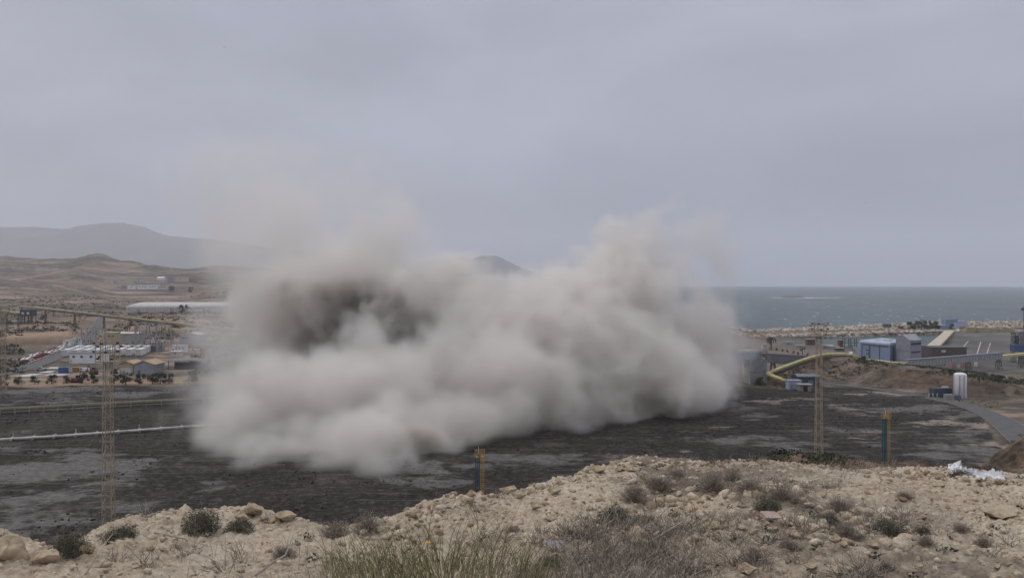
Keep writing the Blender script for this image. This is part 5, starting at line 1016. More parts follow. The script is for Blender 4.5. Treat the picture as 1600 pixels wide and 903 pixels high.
RK = [(12,872,84,66,'biggest rounded pale boulder at the left edge of the near slope'),(70,880,62,44,'pale boulder right of the big one at the left edge'),(125,866,50,38,'cream boulder beside the dark shrub at left'),(122,836,26,18,'small rock behind the dark shrub at left'),(392,806,44,30,'upright tan boulder on the crest at left centre'),(378,814,30,20,'broken rock at the left foot of the upright tan boulder'),(448,812,44,24,'brown grey flat rock on the crest right of the tan boulder'),(428,816,26,16,'small dark rock between the tan boulder and the brown one'),(410,812,18,12,'pale pebble sized rock on the crest beside the tan boulder'),
 (738,776,24,18,'rounded white rock on the rim at the foot of the yellow ladder'),(750,776,18,12,'small white rock touching the rounded one on the rim'),(795,772,30,18,'pale rock on the rim right of the yellow ladder pillar'),(810,778,24,14,'flat pale rock low on the rim right of the pillar'),(935,738,26,14,'brown tan rock at the corner of the high rim'),(970,736,18,12,'small rock on the top of the high rim, left'),(985,737,22,12,'rounded rock on the top of the high rim, middle'),(1100,728,16,9,'white rock on the rim right of the high corner'),(865,772,22,16,'pale rock in the slope below the high rim'),(836,795,20,14,'rock on the left side of the bright slope'),(862,815,24,10,'flat slab rock in the middle of the bright slope'),
 (1118,828,26,16,'oval pale rock among the dry plants right of centre'),(1098,818,22,14,'tan rock left of the oval pale one'),(1075,800,34,12,'long flat grey rock near the dark green shrub'),(977,816,14,12,'knobbly rock just below the dark green shrub'),(1090,845,22,14,'brown rock under the oval pale one'),(1160,828,22,12,'pale rock pair member, left one below the pinkish tile'),(1178,833,22,12,'pale rock pair member, right one below the pinkish tile'),(1182,812,12,18,'upright small rock left of the pinkish tile'),(1196,822,18,14,'rounded rock right under the pinkish tile'),(1212,832,14,14,'tall tan rock in the stony patch'),(1243,840,28,16,'broad tan rock in the stony patch'),(1262,830,16,12,'small pale rock in the stony patch'),(1265,845,18,10,'white flat rock in the stony patch'),(1293,825,12,10,'tiny white rock left of the round dark shrub'),(1308,848,24,16,'large white rock right in the stony patch'),(1320,856,18,16,'pale rock touching the large white one'),(1248,862,16,8,'small pale rock at the bottom of the stony patch'),(1186,864,12,8,'pale pebble rock at lower left of the stony patch'),(1170,895,32,20,'large rock cut by the bottom edge right of centre'),(1112,880,22,14,'rock near the bottom right of the dry thicket'),(1270,890,24,14,'rounded rock by the bottom edge in the middle right'),(1436,888,22,10,'white rock near the bottom edge at right'),(1560,808,60,16,'long low slab of rock at the right side of the slope'),(1440,812,18,14,'pale rock between the two round dark shrubs'),(1368,856,20,14,'tan rock below the round dark shrub'),(1470,760,22,8,'flat tan rock in the bare ground at upper right'),(1560,888,18,10,'grey brown rock near the lower right corner'),(1378,824,10,8,'tiny tan rock left of the round dark shrub')]
for k, (u, y, w_, h_, lab) in enumerate(RK): rock(u, y, w_*(1.0 if k > 8 else .85), h_*(.95 if k > 8 else .72), lab, k+1, sink=.2 if k > 2 else .3)
M['terracotta'] = simple('terracotta', (.3,.17,.115), .9, var=.2, scale=6); M['pink_tile'] = simple('pink_tile', (.42,.31,.27), .9, var=.2, scale=6)
def tile(u, y, w, label, mat, rz):
    D = FD(u, y); s = w/F*D; t = MB(); t.add([(-.5*s,-.35*s,0),(.45*s,-.4*s,0),(.5*s,.3*s,0),(-.3*s,.42*s,0),(-.5*s,-.35*s,.16*s),(.45*s,-.4*s,.2*s),(.5*s,.3*s,.24*s),(-.3*s,.42*s,.2*s)], [(3,2,1,0),(4,5,6,7),(0,1,5,4),(1,2,6,5),(2,3,7,6),(3,0,4,7)])
    o = t.build('broken_tile', M[mat]); o.location = (P(u, D), D, HZ(u, D)+.01); o.rotation_euler = (.15, .1, rz); tag(o, label, 'tile')
tile(1203, 812, 30, 'pinkish broken tile lying in the stony patch', 'pink_tile', .3); tile(1411, 785, 14, 'orange broken tile on the bare ground at right', 'terracotta', .8); tile(1356, 773, 9, 'small orange tile fragment left of the larger orange tile', 'terracotta', .2); tile(868, 860, 34, 'flat grey slab lying beside the green grass clump', 'grey_concrete', .5)
# cushion shrubs
def leafm(name, a, b, c_):
    m, N, L, bs = nodes(name); g = N.new('ShaderNodeNewGeometry'); r = N.new('ShaderNodeValToRGB'); L.new(g.outputs['Random Per Island'], r.inputs[0]); r.color_ramp.elements.new(.5)
    for e, k, p in zip(r.color_ramp.elements, (a, b, c_), (0, .5, 1)): e.color = (*k, 1); e.position = p
    L.new(r.outputs[0], bs.inputs['Base Color']); bs.inputs['Roughness'].default_value = .8; bs.inputs['Specular IOR Level'].default_value = .2; return m
M['shrub_leaf'] = leafm('shrub_leaf', (.025,.032,.02), (.055,.064,.04), (.15,.155,.11)); M['dry_leaf'] = leafm('dry_leaf', (.09,.078,.068), (.2,.175,.15), (.38,.34,.29)); M['twig'] = leafm('twig', (.11,.085,.065), (.25,.21,.17), (.46,.4,.33))
M['blade'] = leafm('grass_blade', (.08,.085,.032), (.17,.165,.072), (.31,.28,.155)); M['straw'] = leafm('straw', (.2,.15,.11), (.33,.27,.2), (.46,.39,.3))
def shrub_proto(seed, leafmat, nt, nl, R=.5, hh=.55, up=.5, ls=.022):
    r = random.Random(seed); t = empty('shrub', (0,0,0), 0, '', 'shrub', 'low cushion shrubs on the near slope'); tw, lf = MB(), MB()
    for k in range(nt):
        a = r.uniform(0, 2*PI); el = r.uniform(.12, 1.45); L_ = R*r.uniform(.6, 1.08); d = Vector((math.cos(a)*math.cos(el), math.sin(a)*math.cos(el), math.sin(el)*hh/R*1.0)); p = Vector((r.uniform(-.1,.1)*R, r.uniform(-.1,.1)*R, 0))
        for q in range(3):
            n_ = p+(d+Vector((r.uniform(-.4,.4), r.uniform(-.4,.4), r.uniform(-.25,.35))))*L_/3; tw.bar(p, n_, .006*(1-q*.25), 3, .004*(1-q*.25))
            if q:
                for _ in range(2): e = n_+Vector((r.uniform(-1,1), r.uniform(-1,1), r.uniform(-.3,1)))*L_*.2; tw.bar(n_, e, .0035, 3, .002)
            p = n_
    for k in range(nl):
        a = r.uniform(0, 2*PI); el = math.asin(r.uniform(.0, 1)); rr = R*(.5+.5*r.random()**.5)*(1+.18*math.sin(3*a+seed)); p = Vector((rr*math.cos(a)*math.cos(el), rr*math.sin(a)*math.cos(el), rr*math.sin(el)*hh/R+.01))
        s = ls*r.uniform(.6, 1.5); u_ = Vector((r.gauss(0,1), r.gauss(0,1), r.gauss(.5,1))).normalized()*s; v_ = Vector((r.gauss(0,1), r.gauss(0,1), r.gauss(0,1))).normalized()*s*.4; lf.add([p-v_, p+u_*.5+v_*.2, p+u_, p+u_*.4-v_], [(0,1,2,3)])
    tw.build('twigs', M['twig'], t); lf.build('foliage', M[leafmat], t); return t
SP = {'g': [shrub_proto(1, 'shrub_leaf', 170, 3600, ls=.045), shrub_proto(2, 'shrub_leaf', 190, 3000, hh=.42, ls=.045)], 'd': [shrub_proto(3, 'dry_leaf', 330, 900, hh=.4, ls=.03), shrub_proto(4, 'dry_leaf', 330, 600, hh=.5, ls=.03)]}
SH = [(98,842,58,'g','dark green shrub with dried seed heads between the left boulders'),(178,840,60,'g','dark green shrub at the foot of the left mast'),(306,832,62,'g','dark green shrub on the crest right of the mast'),(368,826,50,'g','low dark shrub beside the upright tan boulder'),(520,836,66,'d','brown twiggy bush on the crest left of the grass clump'),(572,832,60,'d','brown twiggy bush just behind the grass clump'),(438,868,52,'d','grey dry shrub below the brown flat rock'),(965,812,72,'g','large dark green shrub in the middle of the slope'),(1008,816,44,'g','smaller dark shrub attached right of the large green one'),(995,785,60,'d','grey twiggy shrub behind the large green one'),(1033,765,56,'d','grey brown shrub high on the slope right of the rim corner'),(1120,764,64,'d','dry grey shrub on the upper slope right of centre'),(1178,770,60,'d','tangled brown shrub on the upper slope'),(1230,778,62,'d','dense brown shrub right of the tangled one'),(1205,796,46,'g','green shrub with pale straw beside the pinkish tile'),(1320,796,56,'d','dark dry shrub above the stony patch'),(1300,824,42,'g','small dark green shrub in the stony patch'),(1330,842,52,'d','grey dry shrub below the stony patch'),(1398,834,66,'g','largest round dark shrub at right'),(1448,832,32,'g','small round dark shrub beside the largest round one'),(1508,832,32,'d','thin grey green shrub at the right of the slope'),(1391,889,36,'g','small green shrub at the bottom edge right'),(1455,852,34,'d','dry tuft below the small round shrub'),(1510,722,40,'g','dark green shrub behind the torn metal sheets'),(1240,858,50,'d','dry grey brush at the bottom of the stony patch'),(1185,880,56,'d','sprawling dry brush near the bottom right of centre'),(800,832,38,'d','small grey shrub right of the yellow flower'),(1545,852,36,'d','sparse dry shrub near the right edge'),(1420,776,34,'d','tiny dry shrub above the orange tile'),(1150,748,44,'d','low dry shrub near the second rim'),(1060,744,34,'d','little dry shrub on the rim top'),(862,884,50,'g','dark olive tuft at the right foot of the grass clump')]
cnt = {'g': 0, 'd': 0}
for k, (u, y, w_, ty, lab) in enumerate(SH):
    D = FD(u, y+w_*.12); s = w_/F*D; pr = SP[ty][cnt[ty] % 2]; o = pr if cnt[ty] < 2 else dup(pr, (0,0,0)); cnt[ty] += 1
    o.location = (P(u, D), D+s*.3, HZ(u, D+s*.3)-.01); o.rotation_euler = (0, 0, k*1.37); o.scale = (s, s*.9, s*random.Random(k).uniform(.75, 1.05)); o['label'] = lab
# small tufts too many to name, and the dry thicket
def brush():
    r = random.Random(8); tw = MB()
    def tuft(x, y, z, s, n):
        for _ in range(n):
            a = r.uniform(0, 2*PI); el = r.uniform(.1, 1.3); p = Vector((x+r.uniform(-.3,.3)*s, y+r.uniform(-.3,.3)*s, z)); d = Vector((math.cos(a)*math.cos(el), math.sin(a)*math.cos(el), math.sin(el)))
            for q in range(3): n_ = p+(d+Vector((r.uniform(-.5,.5), r.uniform(-.5,.5), r.uniform(-.5,.3))))*s*.33; tw.bar(p, n_, .0028-.0006*q, 3, .002-.0005*q); p = n_
    for _ in range(620):
        q = r.random()
        if q < .3: u = r.gauss(985, 75); D = r.uniform(4.2, 6.2)
        elif q < .72: u = r.uniform(1000, 1420); D = r.uniform(4.2, 12.5)
        elif q < .86: u = r.uniform(1100, 1640); D = r.uniform(11.5, 22)
        else: u = r.uniform(0, 1600); D = r.uniform(4.2, 9)
        if D > crestD(u)+.3 and u < 1080: continue
        x = P(u, D)
        if q > .3 and n2(np.array([x]), np.array([D]), .9, 14)[0] < .47: continue
        s = r.uniform(.07, .2)*(1.25 if q < .3 else 1); tuft(x, D, HZ(u, D)-.01, s, 26 if q < .3 else 20)
    tag(tw.build('dry_brush', M['twig']), 'dry grey brown brush and dead stems tangled over the stony slope', 'dry brush', kind='stuff')
    lf = MB()
    for _ in range(900):
        u = r.uniform(-20, 1640); D = math.sqrt(r.uniform(4**2, 13**2))
        if D > crestD(u) and u < 1080: continue
        x = P(u, D)
        if n2(np.array([x]), np.array([D]), 1.3, 5)[0] < .5: continue
        s = r.uniform(.02, .07); leaves(lf, (x, D, HZ(u, D)+s*.3), s, 18, s*.5, r, .6)
    tag(lf.build('low_herbs', M['shrub_leaf']), 'tiny grey green herbs dotted between the stones', 'herbs', kind='stuff')
brush()
M['rim_leaf'] = leafm('rim_leaf', (.07,.058,.046), (.13,.108,.088), (.22,.185,.15))
scrub('rim_brush', 'grey brown dry brush along the far rim of the rocky slope', hill_sc, 3600, .06, .2, M['rim_leaf'], 19, 22, .2)
def grass():
    r = random.Random(21); gb, st = MB(), MB()
    def blade(mb, x, y, z, L_, lean, az, w_, seg=6):
        p = Vector((x, y, z)); el = PI/2-r.uniform(0, .25); sd = Vector((1, 0, 0))*w_
        for q in range(seg):
            d = Vector((math.cos(az)*math.cos(el), math.sin(az)*math.cos(el), math.sin(el))); n_ = p+d*L_/seg; w0, w1 = 1-q/seg*.85, 1-(q+1)/seg*.9; mb.add([p-sd*w0, p+sd*w0, n_+sd*w1, n_-sd*w1], [(0,1,2,3)]); p = n_; el -= lean/seg*(1+q*.5)
        return p
    for _ in range(1050):
        q = r.random(); cx = r.choice([530, 570, 610, 650, 700, 760, 820]); u = r.gauss(cx, 22); D = r.uniform(4.2, 5.3); x = P(u, D); z = HZ(u, D)-.02
        sp = (u-690)/150; L_ = r.uniform(.14, .5)*(1.1-.25*abs(sp))*(1.6 if r.random() < .12 else 1); az = r.uniform(0, 2*PI) if r.random() < .4 else (0 if sp > 0 else PI)+r.gauss(0, .5)
        blade(gb if r.random() < .82 else st, x, D, z, L_, r.uniform(.3, 1.7), az, r.uniform(.0014, .003))
    tag(gb.build('green_grass', M['blade']), 'clump of long thin green grass blades at the bottom centre', 'grass', kind='stuff'); tag(st.build('straw_grass', M['straw']), 'dry straw coloured blades mixed into the green grass clump', 'grass', kind='stuff')
    fs = MB()
    for _ in range(150):
        u = r.choice([r.uniform(250, 480), r.uniform(820, 960), r.uniform(480, 860)]); D = r.uniform(4.3, 6); x = P(u, D); blade(fs, x, D, HZ(u, D), r.uniform(.12, .34), r.uniform(.2, 1.3), r.uniform(0, 2*PI), .0016)
    tag(fs.build('sparse_grass', M['straw']), 'sparse dry stalks around the grass clump', 'grass', kind='stuff')
    # yellow flower
    D = 4.3; t = empty('yellow_flower', (P(672, D), D, HZ(672, D)), 0, 'single yellow flower on a thin stem rising out of the grass clump', 'flower'); zf = ZY(850, D)-HZ(672, D); xf = P(668, D)-P(672, D)
    sm = MB(); sm.bar((0,0,-.05), (xf*.5,0,zf*.5), .0022, 5); sm.bar((xf*.5,0,zf*.5), (xf,0,zf), .002, 5); sm.build('stem', M['blade'], t)
    m, N, L, b = nodes('petal'); b.inputs['Base Color'].default_value = (.75,.4,.02,1); fl = MB()
    for k in range(15):
        a = k/15*2*PI; q = .3 if k % 2 else .7; d = Vector((math.cos(a), math.sin(a)*.8, q)).normalized()*.0155; sd = Vector((-math.sin(a), math.cos(a), 0))*.0034; c_ = Vector((xf, 0, zf)); fl.add([c_-sd*.5, c_+sd*.5, c_+d+sd, c_+d*1.1, c_+d-sd], [(0,1,2,3,4)])
    fl.lathe([(.004, zf-.004), (.006, zf), (.004, zf+.006), (.001, zf+.008)], 8, (xf, 0)); fl.build('flower_head', m, t)
    # dry forked stalk with seed head
    D = 4.6; z = HZ(742, D); t = empty('dry_stalk', (P(745, D), D, z), 0, 'tall brown forked stalk with dried heads rising before the pale rim at centre', 'dry plant'); h = ZY(778, D)-z; s = MB()
    s.bar((0,0,-.05), (-.01,0,h*.35), .004, 5, .0035); s.bar((-.01,0,h*.35), (.006,0,h*.72), .0035, 5, .0028); s.bar((.006,0,h*.72), (-.02,0,h*1.02), .0028, 5, .0018); s.bar((.006,0,h*.72), (-.05,.01,h*.95), .0024, 5, .0016); s.bar((0,0,h*.5), (.045,0,h*.66), .0022, 5, .0015); s.bar((-.01,0,h*.35), (-.06,0,h*.5), .0022, 5, .0015); s.build('stem', M['twig'], t)
    hd = MB(); r2 = random.Random(6)
    for c_ in ((-.02,0,h*1.02), (-.05,.01,h*.95), (.045,0,h*.66), (-.06,0,h*.5)):
        hd = MB()
        for _ in range(16): e = Vector(c_)+Vector((r2.uniform(-1,1), r2.uniform(-1,1), r2.uniform(-.6,1)))*.018; hd.bar(c_, e, .0022, 3, .001)
        hd.build('seed_head', M['dry_leaf'], t)
grass()
def sticks():
    for pts, lab in [([(132,898,4.4,0),(150,868,4.6,.07),(162,850,4.8,.1),(175,834,5.0,.13)], 'bent grey stick leaning up the slope below the left mast'), ([(398,900,4.2,.01),(430,876,4.4,.05),(445,868,4.5,.05),(458,836,4.8,.12)], 'dark curved twig near the dry shrub left of the grass'), ([(1010,850,5.6,.02),(1050,826,5.8,.05),(1090,800,6.3,.08)], 'pale dead branch lying from the dry thicket towards the oval rock'), ([(240,842,6.4,.01),(290,851,6.0,.02),(330,855,5.8,.02)], 'long thin dry stem lying flat on the ground right of the mast shrub')]:
        mb = MB(); Q = []
        for (u, y, D, up) in pts: Q.append(Vector((P(u, D), D, max(HZ(u, D)+.006, ZY(y, D)))))
        for k, (a, b) in enumerate(zip(Q[:-1], Q[1:])): mb.bar(a, b, .007-.0015*k, 5, .0055-.0015*k)
        tag(mb.build('dead_branch', M['twig']), lab, 'branch')
sticks()
def metal_sheets():
    m, N, L, b = nodes('torn_metal'); o_, f = noise_col(N, L, [(.28,.28,.29), (.5,.5,.52), (.72,.73,.75)], 3, 7, None, .7, lo=.35, hi=.6); L.new(o_, b.inputs['Base Color']); b.inputs['Roughness'].default_value = .45
    def sheet(pts, lab, seed):
        nu, nv = 26, 8; r = np.random.default_rng(seed); A = [np.array([P(u, D), D, ZY(y, D)]) for u, y, D in pts]; V = []
        for j in range(nv):
            for i in range(nu):
                fu, fv = i/(nu-1), j/(nv-1); t_ = A[0]*(1-fu)*(1-fv)+A[1]*fu*(1-fv)+A[2]*fu*fv+A[3]*(1-fu)*fv; e = mnoise.noise(Vector((fu*5, fv*3, seed)))*.05+mnoise.noise(Vector((fu*14, fv*8, seed+4)))*.015
                jag = (r.random()-.5)*.05 if j in (0, nv-1) or i in (0, nu-1) else 0; V.append((t_[0]+jag, t_[1]+e*.6, t_[2]+e+jag))
        Fc = [(j*nu+i, j*nu+i+1, (j+1)*nu+i+1, (j+1)*nu+i) for j in range(nv-1) for i in range(nu-1)]
        o = mesh_np('torn_metal_sheet', V, Fc, m, None, True); s_ = o.modifiers.new('thickness', 'SOLIDIFY'); s_.thickness = .012; tag(o, lab, 'metal sheet', 'torn metal sheets on the rim')
    sheet([(1482,727,10.9),(1500,722,10.9),(1504,738,10.7),(1490,741,10.6)], 'upright torn corner of pale metal sheet on the rim at right', 1)
    sheet([(1490,734,10.8),(1518,734,10.9),(1530,748,10.5),(1504,746,10.4)], 'pale crumpled metal sheet sloping down from the upright corner', 2)
    sheet([(1522,738,10.9),(1566,736,10.9),(1572,752,10.3),(1530,753,10.2)], 'flat ragged pale metal sheet lying farthest right on the rim', 3)
metal_sheets()
# two birds far off
def bird(u, y, D, s, lab):
    t = MB(); t.add([(-.5,0,.12),(-.2,.06,.2),(0,.12,.02),(0,-.12,.02),(-.2,-.1,.2)], [(0,1,2,3,4)]); t.add([(.5,0,.12),(.2,.06,.2),(0,.12,.02),(0,-.12,.02),(.2,-.1,.2)], [(4,3,2,1,0)]); t.bar((0,-.2,0), (0,.22,0), .06, 6, .02)
    o = t.build('bird', M['dark_grey']); o.location = (P(u, D), D, ZY(y, D)); o.scale = (s,)*3; o.rotation_euler = (.5, .2, .4); tag(o, lab, 'bird')
bird(351, 75, 260, .9, 'tiny dark bird high in the sky at upper left'); bird(1351, 318, 300, .8, 'tiny dark bird low in the sky over the sea at right')
# ------------------------------------------------------------------ the dust cloud
def dust_cloud():
    x0, x1, y0, y1, z0, z1 = -158., 112., 168., 428., -.5, 108.
    vs = 1.0; sh = (int((x1-x0)/vs)+1, int((y1-y0)/vs)+1, int((z1-z0)/vs)+1)
    X = np.linspace(x0, x1, sh[0], dtype=np.float32)[:, None, None]; Y = np.linspace(y0, y1, sh[1], dtype=np.float32)[None, :, None]; Z = np.linspace(z0, z1, sh[2], dtype=np.float32)[None, None, :]
    ext = (x1-x0, y1-y0, z1-z0)
    def fb(size, octs, seed, billow=False, g=.5):
        t = np.zeros(sh, np.float32); a = 1; tot = 0
        for k in range(octs):
            n = vnoise3(sh, [e/(size/2**k) for e in ext], seed+k)
            n = np.abs(n*2-1)*2 if billow else n
            t += a*n; tot += a; a *= g
        return t/tot
    wx, wy, wz = [(fb(34, 5, 10*q+5, False, .6)-.5) for q in range(3)]
    Xw = X+wx*34; Yw = Y+wy*34; Zw = Z+wz*26
    bil = fb(13, 4, 71, True, .6); soft = fb(46, 6, 91, False, .62); fine = fb(9, 3, 131, False, .6)
    T = np.ones(sh, np.float32)
    for (u, v, d, r, wgt, edge, zs) in PUFFS:
        wgt, edge = (wgt, edge*.8) if wgt >= .7 else (wgt*.55, edge)
        cx, cz, R = P(u, d), ZY(v, d), r/F*d
        m = 1.9*R+14
        i0, i1 = np.searchsorted(X.ravel(), [cx-m, cx+m]); j0, j1 = np.searchsorted(Y.ravel(), [d-m, d+m]); k0, k1 = np.searchsorted(Z.ravel(), [cz-m, cz+m])
        s = (slice(i0, i1), slice(j0, j1), slice(k0, k1))
        q = np.sqrt((Xw[s]-cx)**2+(Yw[s]-d)**2+((Zw[s]-cz)/zs)**2)/R
        f = 1.16-q+(.5-bil[s])*BILLOW*(1-edge*.4)+(soft[s]-.5)*(.9+1.3*edge)+(fine[s]-.5)*.62
        T[s] *= 1-wgt*smooth(f/(.25+1.15*edge))
    D = 1-T
    D *= np.clip(.1+1.9*(soft*.7+fine*.3-.12)**1.3, .05, 2)
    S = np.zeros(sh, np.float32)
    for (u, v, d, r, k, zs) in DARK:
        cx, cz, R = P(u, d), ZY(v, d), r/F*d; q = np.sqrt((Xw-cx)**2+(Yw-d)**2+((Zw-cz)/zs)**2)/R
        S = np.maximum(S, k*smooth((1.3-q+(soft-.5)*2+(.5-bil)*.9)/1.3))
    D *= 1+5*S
    # dust thins away just above the ground line at the rim and never reaches below it
    D *= smooth((Z+.5)/1.5); D[D < .0006] = 0
    for ax in range(3):
        sl = [slice(None)]*3; sl[ax] = 0; D[tuple(sl)] = 0; sl[ax] = -1; D[tuple(sl)] = 0
    n = D.size; me = bpy.data.meshes.new('dust_cloud'); me.vertices.add(n)
    co = np.zeros((n, 3), np.float32); co[:, 0] = np.arange(n) % 7*.01; me.vertices.foreach_set('co', co.ravel())
    at = me.attributes.new('dust', 'FLOAT', 'POINT'); at.data.foreach_set('value', D.transpose(2, 1, 0).ravel())
    o = bpy.data.objects.new('dust_cloud', me); COL.objects.link(o)
    ng = bpy.data.node_groups.new('dust_cloud_density', 'GeometryNodeTree')
    ng.interface.new_socket('Geometry', in_out='INPUT', socket_type='NodeSocketGeometry'); ng.interface.new_socket('Geometry', in_out='OUTPUT', socket_type='NodeSocketGeometry')
    N, L = ng.nodes, ng.links; gi = N.new('NodeGroupInput'); go = N.new('NodeGroupOutput')
    vc = N.new('GeometryNodeVolumeCube'); vc.inputs['Min'].default_value = (x0, y0, z0); vc.inputs['Max'].default_value = (x1, y1, z1)
    for a, k in zip(('X', 'Y', 'Z'), sh): vc.inputs['Resolution '+a].default_value = k
    ps = N.new('GeometryNodeInputPosition'); s3 = N.new('ShaderNodeSeparateXYZ'); L.new(ps.outputs[0], s3.inputs[0])
    def M(op, a, b):
        m = N.new('ShaderNodeMath'); m.operation = op
        for i, v in ((0, a), (1, b)):
            if isinstance(v, (int, float)): m.inputs[i].default_value = v
            else: L.new(v, m.inputs[i])
        return m.outputs[0]
    idx = []
    for k, (lo, hi, nn) in enumerate(zip((x0, y0, z0), (x1, y1, z1), sh)): idx.append(M('ROUND', M('MULTIPLY', M('SUBTRACT', s3.outputs[k], lo), (nn-1)/(hi-lo)), 0))
    # integer arithmetic in two steps keeps the index exact
    def IM(op, a, b):
        m = N.new('FunctionNodeIntegerMath'); m.operation = op
        for i, v in ((0, a), (1, b)):
            if isinstance(v, int): m.inputs[i].default_value = v
            else: L.new(v, m.inputs[i])
        return m.outputs[0]
    tot = IM('ADD', idx[0], IM('MULTIPLY', IM('ADD', idx[1], IM('MULTIPLY', idx[2], sh[1])), sh[0]))
    si = N.new('GeometryNodeSampleIndex'); si.data_type = 'FLOAT'; si.domain = 'POINT'; si.clamp = True
    na = N.new('GeometryNodeInputNamedAttribute'); na.data_type = 'FLOAT'; na.inputs['Name'].default_value = 'dust'
    L.new(gi.outputs[0], si.inputs['Geometry']); L.new(na.outputs[0], si.inputs['Value']); L.new(tot, si.inputs['Index'])
    L.new(si.outputs[0], vc.inputs['Density'])
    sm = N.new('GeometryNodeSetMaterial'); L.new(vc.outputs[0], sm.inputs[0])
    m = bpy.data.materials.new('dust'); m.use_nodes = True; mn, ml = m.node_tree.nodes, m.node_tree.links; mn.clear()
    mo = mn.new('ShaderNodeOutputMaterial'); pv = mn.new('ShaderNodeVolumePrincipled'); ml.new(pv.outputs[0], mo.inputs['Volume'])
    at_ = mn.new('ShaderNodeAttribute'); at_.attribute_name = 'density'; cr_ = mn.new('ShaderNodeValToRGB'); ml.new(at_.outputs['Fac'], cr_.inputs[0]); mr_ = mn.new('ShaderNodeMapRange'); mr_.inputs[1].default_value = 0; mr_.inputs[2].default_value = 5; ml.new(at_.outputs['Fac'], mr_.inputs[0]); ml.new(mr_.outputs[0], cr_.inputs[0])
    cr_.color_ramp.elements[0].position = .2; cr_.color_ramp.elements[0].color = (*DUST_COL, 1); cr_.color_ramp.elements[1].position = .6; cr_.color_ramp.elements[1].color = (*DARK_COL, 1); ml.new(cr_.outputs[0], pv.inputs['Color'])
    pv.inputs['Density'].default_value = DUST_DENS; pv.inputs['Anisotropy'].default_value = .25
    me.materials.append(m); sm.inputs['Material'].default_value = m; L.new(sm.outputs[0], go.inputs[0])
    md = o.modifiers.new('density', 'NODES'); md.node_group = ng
    tag(o, 'huge billowing grey brown dust cloud rolling across the dark yard', 'dust cloud', kind='stuff')
    return o
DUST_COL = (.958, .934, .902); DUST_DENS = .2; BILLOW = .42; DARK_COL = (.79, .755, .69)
DARK = [(475,488,338,72,.55,.8),(575,505,345,82,.7,.7),(505,525,340,60,.9,.6),(610,460,335,46,.5,.8),(1040,625,255,58,.6,.7),(650,705,205,70,.55,.4),(560,715,200,50,.35,.4),(735,445,312,24,.35,1)]  # hollow's shade painted in as darker, denser dust; also brown patches lower down
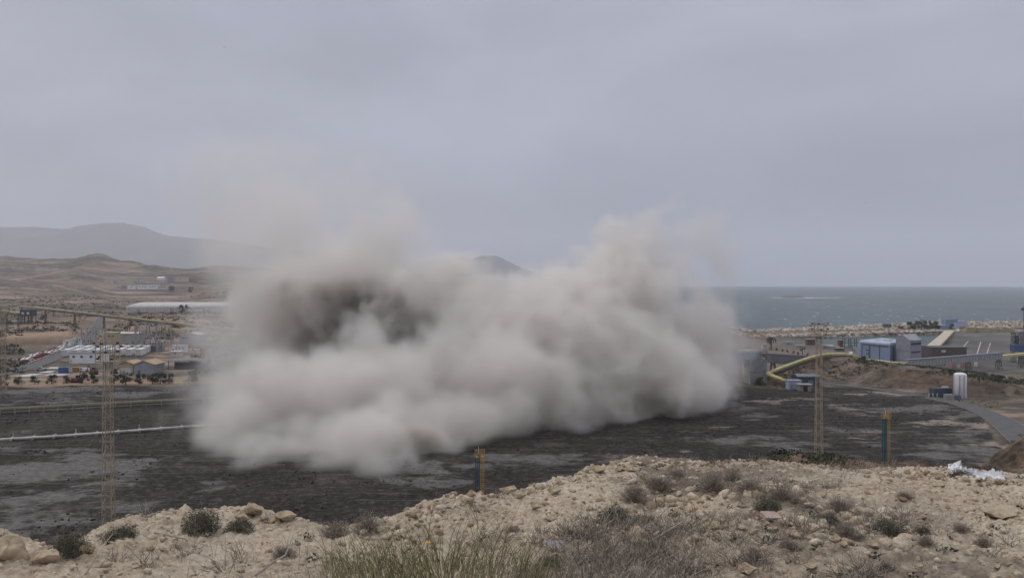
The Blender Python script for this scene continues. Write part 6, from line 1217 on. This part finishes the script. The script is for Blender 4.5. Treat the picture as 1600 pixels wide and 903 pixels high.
# column, row, distance, radius in px, density, softness, vertical stretch
PUFFS = [
 (372,672,225,80,.75,.5,.85),(372,635,240,64,.78,.7,1),(352,605,268,54,.7,.85,1.1),(318,600,300,34,.3,.8,1),(460,690,205,62,.75,.5,.8),(545,703,196,74,.95,.4,.8),(500,725,190,40,.8,.6,.6),(425,722,196,46,.85,.5,.7),(372,705,204,48,.75,.6,.8),(345,690,212,40,.4,.8,.9),(625,668,213,66,1,.45,.85),(368,560,280,64,.7,.95,1.15),(325,555,310,55,.28,.8,1),(705,650,226,66,1,.45,.85),(360,700,212,42,.35,.8,.7),
 (440,610,250,70,.7,.6,1),(525,618,238,82,1,.4,1),(620,600,248,100,1,.4,1),(605,580,272,76,1,.35,1),(700,575,262,105,1,.4,1),(790,600,258,95,1,.4,.95),(790,525,285,110,1,.3,1),(880,565,280,108,1,.35,1),
 (955,590,272,85,1,.35,.95),(1045,595,272,76,1,.35,1),(1092,585,286,60,1,.4,1),(1068,505,305,74,1,.4,1),(1020,485,308,95,1,.3,1),(935,500,305,98,1,.35,1),(1008,395,318,66,1,.25,1.15),(1034,362,320,50,1,.25,1),(1088,374,320,48,1,.25,1.1),(1130,418,320,40,.8,.5,1),(960,385,322,40,.8,.5,1),(1125,440,320,34,.6,.6,1),
 (1115,478,318,52,.75,.5,1),(1158,578,330,26,.3,1,.7),(1135,520,316,40,.5,.7,1),(1152,480,320,42,.6,.8,1),(1150,540,318,34,.5,.8,1),(872,462,325,58,1,.35,1),(950,425,325,58,.95,.4,1),(905,430,328,40,.7,.6,1),(770,482,315,70,1,.25,1),(745,415,318,38,1,.05,1),(712,412,322,36,1,.1,1),(762,452,312,30,1,.05,1),(702,425,328,46,1,.3,1),(800,468,325,40,1,.35,1),
 (430,368,300,88,.4,.8,1),(490,345,298,96,.5,.9,1),(595,385,302,76,.75,.8,1),(440,330,305,66,.3,.9,1),(550,330,305,62,.1,1,1),(370,400,310,66,.3,.8,1),(480,400,300,60,.5,.8,.8),(672,425,310,62,1,.5,1),(480,490,392,100,.9,.6,1),(570,500,392,100,.9,.5,1),(668,500,350,85,1,.4,1),(560,440,360,70,.7,.7,1),
 (390,440,335,85,.1,1,1),(430,310,330,96,.3,1,1),(540,325,330,92,.12,1,1),(500,272,335,66,.07,1,1),(380,520,320,70,.3,1,1),(415,572,285,48,.6,.7,1),(520,592,268,50,1,.4,1),(340,360,340,60,.05,1,1),(410,265,350,105,.2,1,1),(345,330,345,80,.16,1,1),(560,300,335,80,.14,1,1),(330,400,345,60,.08,1,1),(650,355,330,58,.14,1,1),(760,640,240,60,.9,.5,.8),(860,640,255,60,.9,.5,.8),
]

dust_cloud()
# ------------------------------------------------------------------ the air between here and the mountains
hz = bmesh.new(); bmesh.ops.create_cube(hz, size=1)
hme = bpy.data.meshes.new('haze'); hz.to_mesh(hme); hz.free(); ho = bpy.data.objects.new('haze', hme); COL.objects.link(ho)
ho.scale = (40000, 36000, 1400); ho.location = (0, 4000, 700-60)
hm = bpy.data.materials.new('haze_air'); hm.use_nodes = True; hn = hm.node_tree.nodes; hn.clear()
hv = hn.new('ShaderNodeVolumePrincipled'); hv.inputs['Color'].default_value = (.9, .93, 1, 1); hv.inputs['Density'].default_value = HAZE; hv.inputs['Anisotropy'].default_value = 0
hmo = hn.new('ShaderNodeOutputMaterial'); hm.node_tree.links.new(hv.outputs[0], hmo.inputs['Volume']); hme.materials.append(hm)
tag(ho, 'pale even haze over the yard, the coast and the mountains', 'haze', kind='stuff')
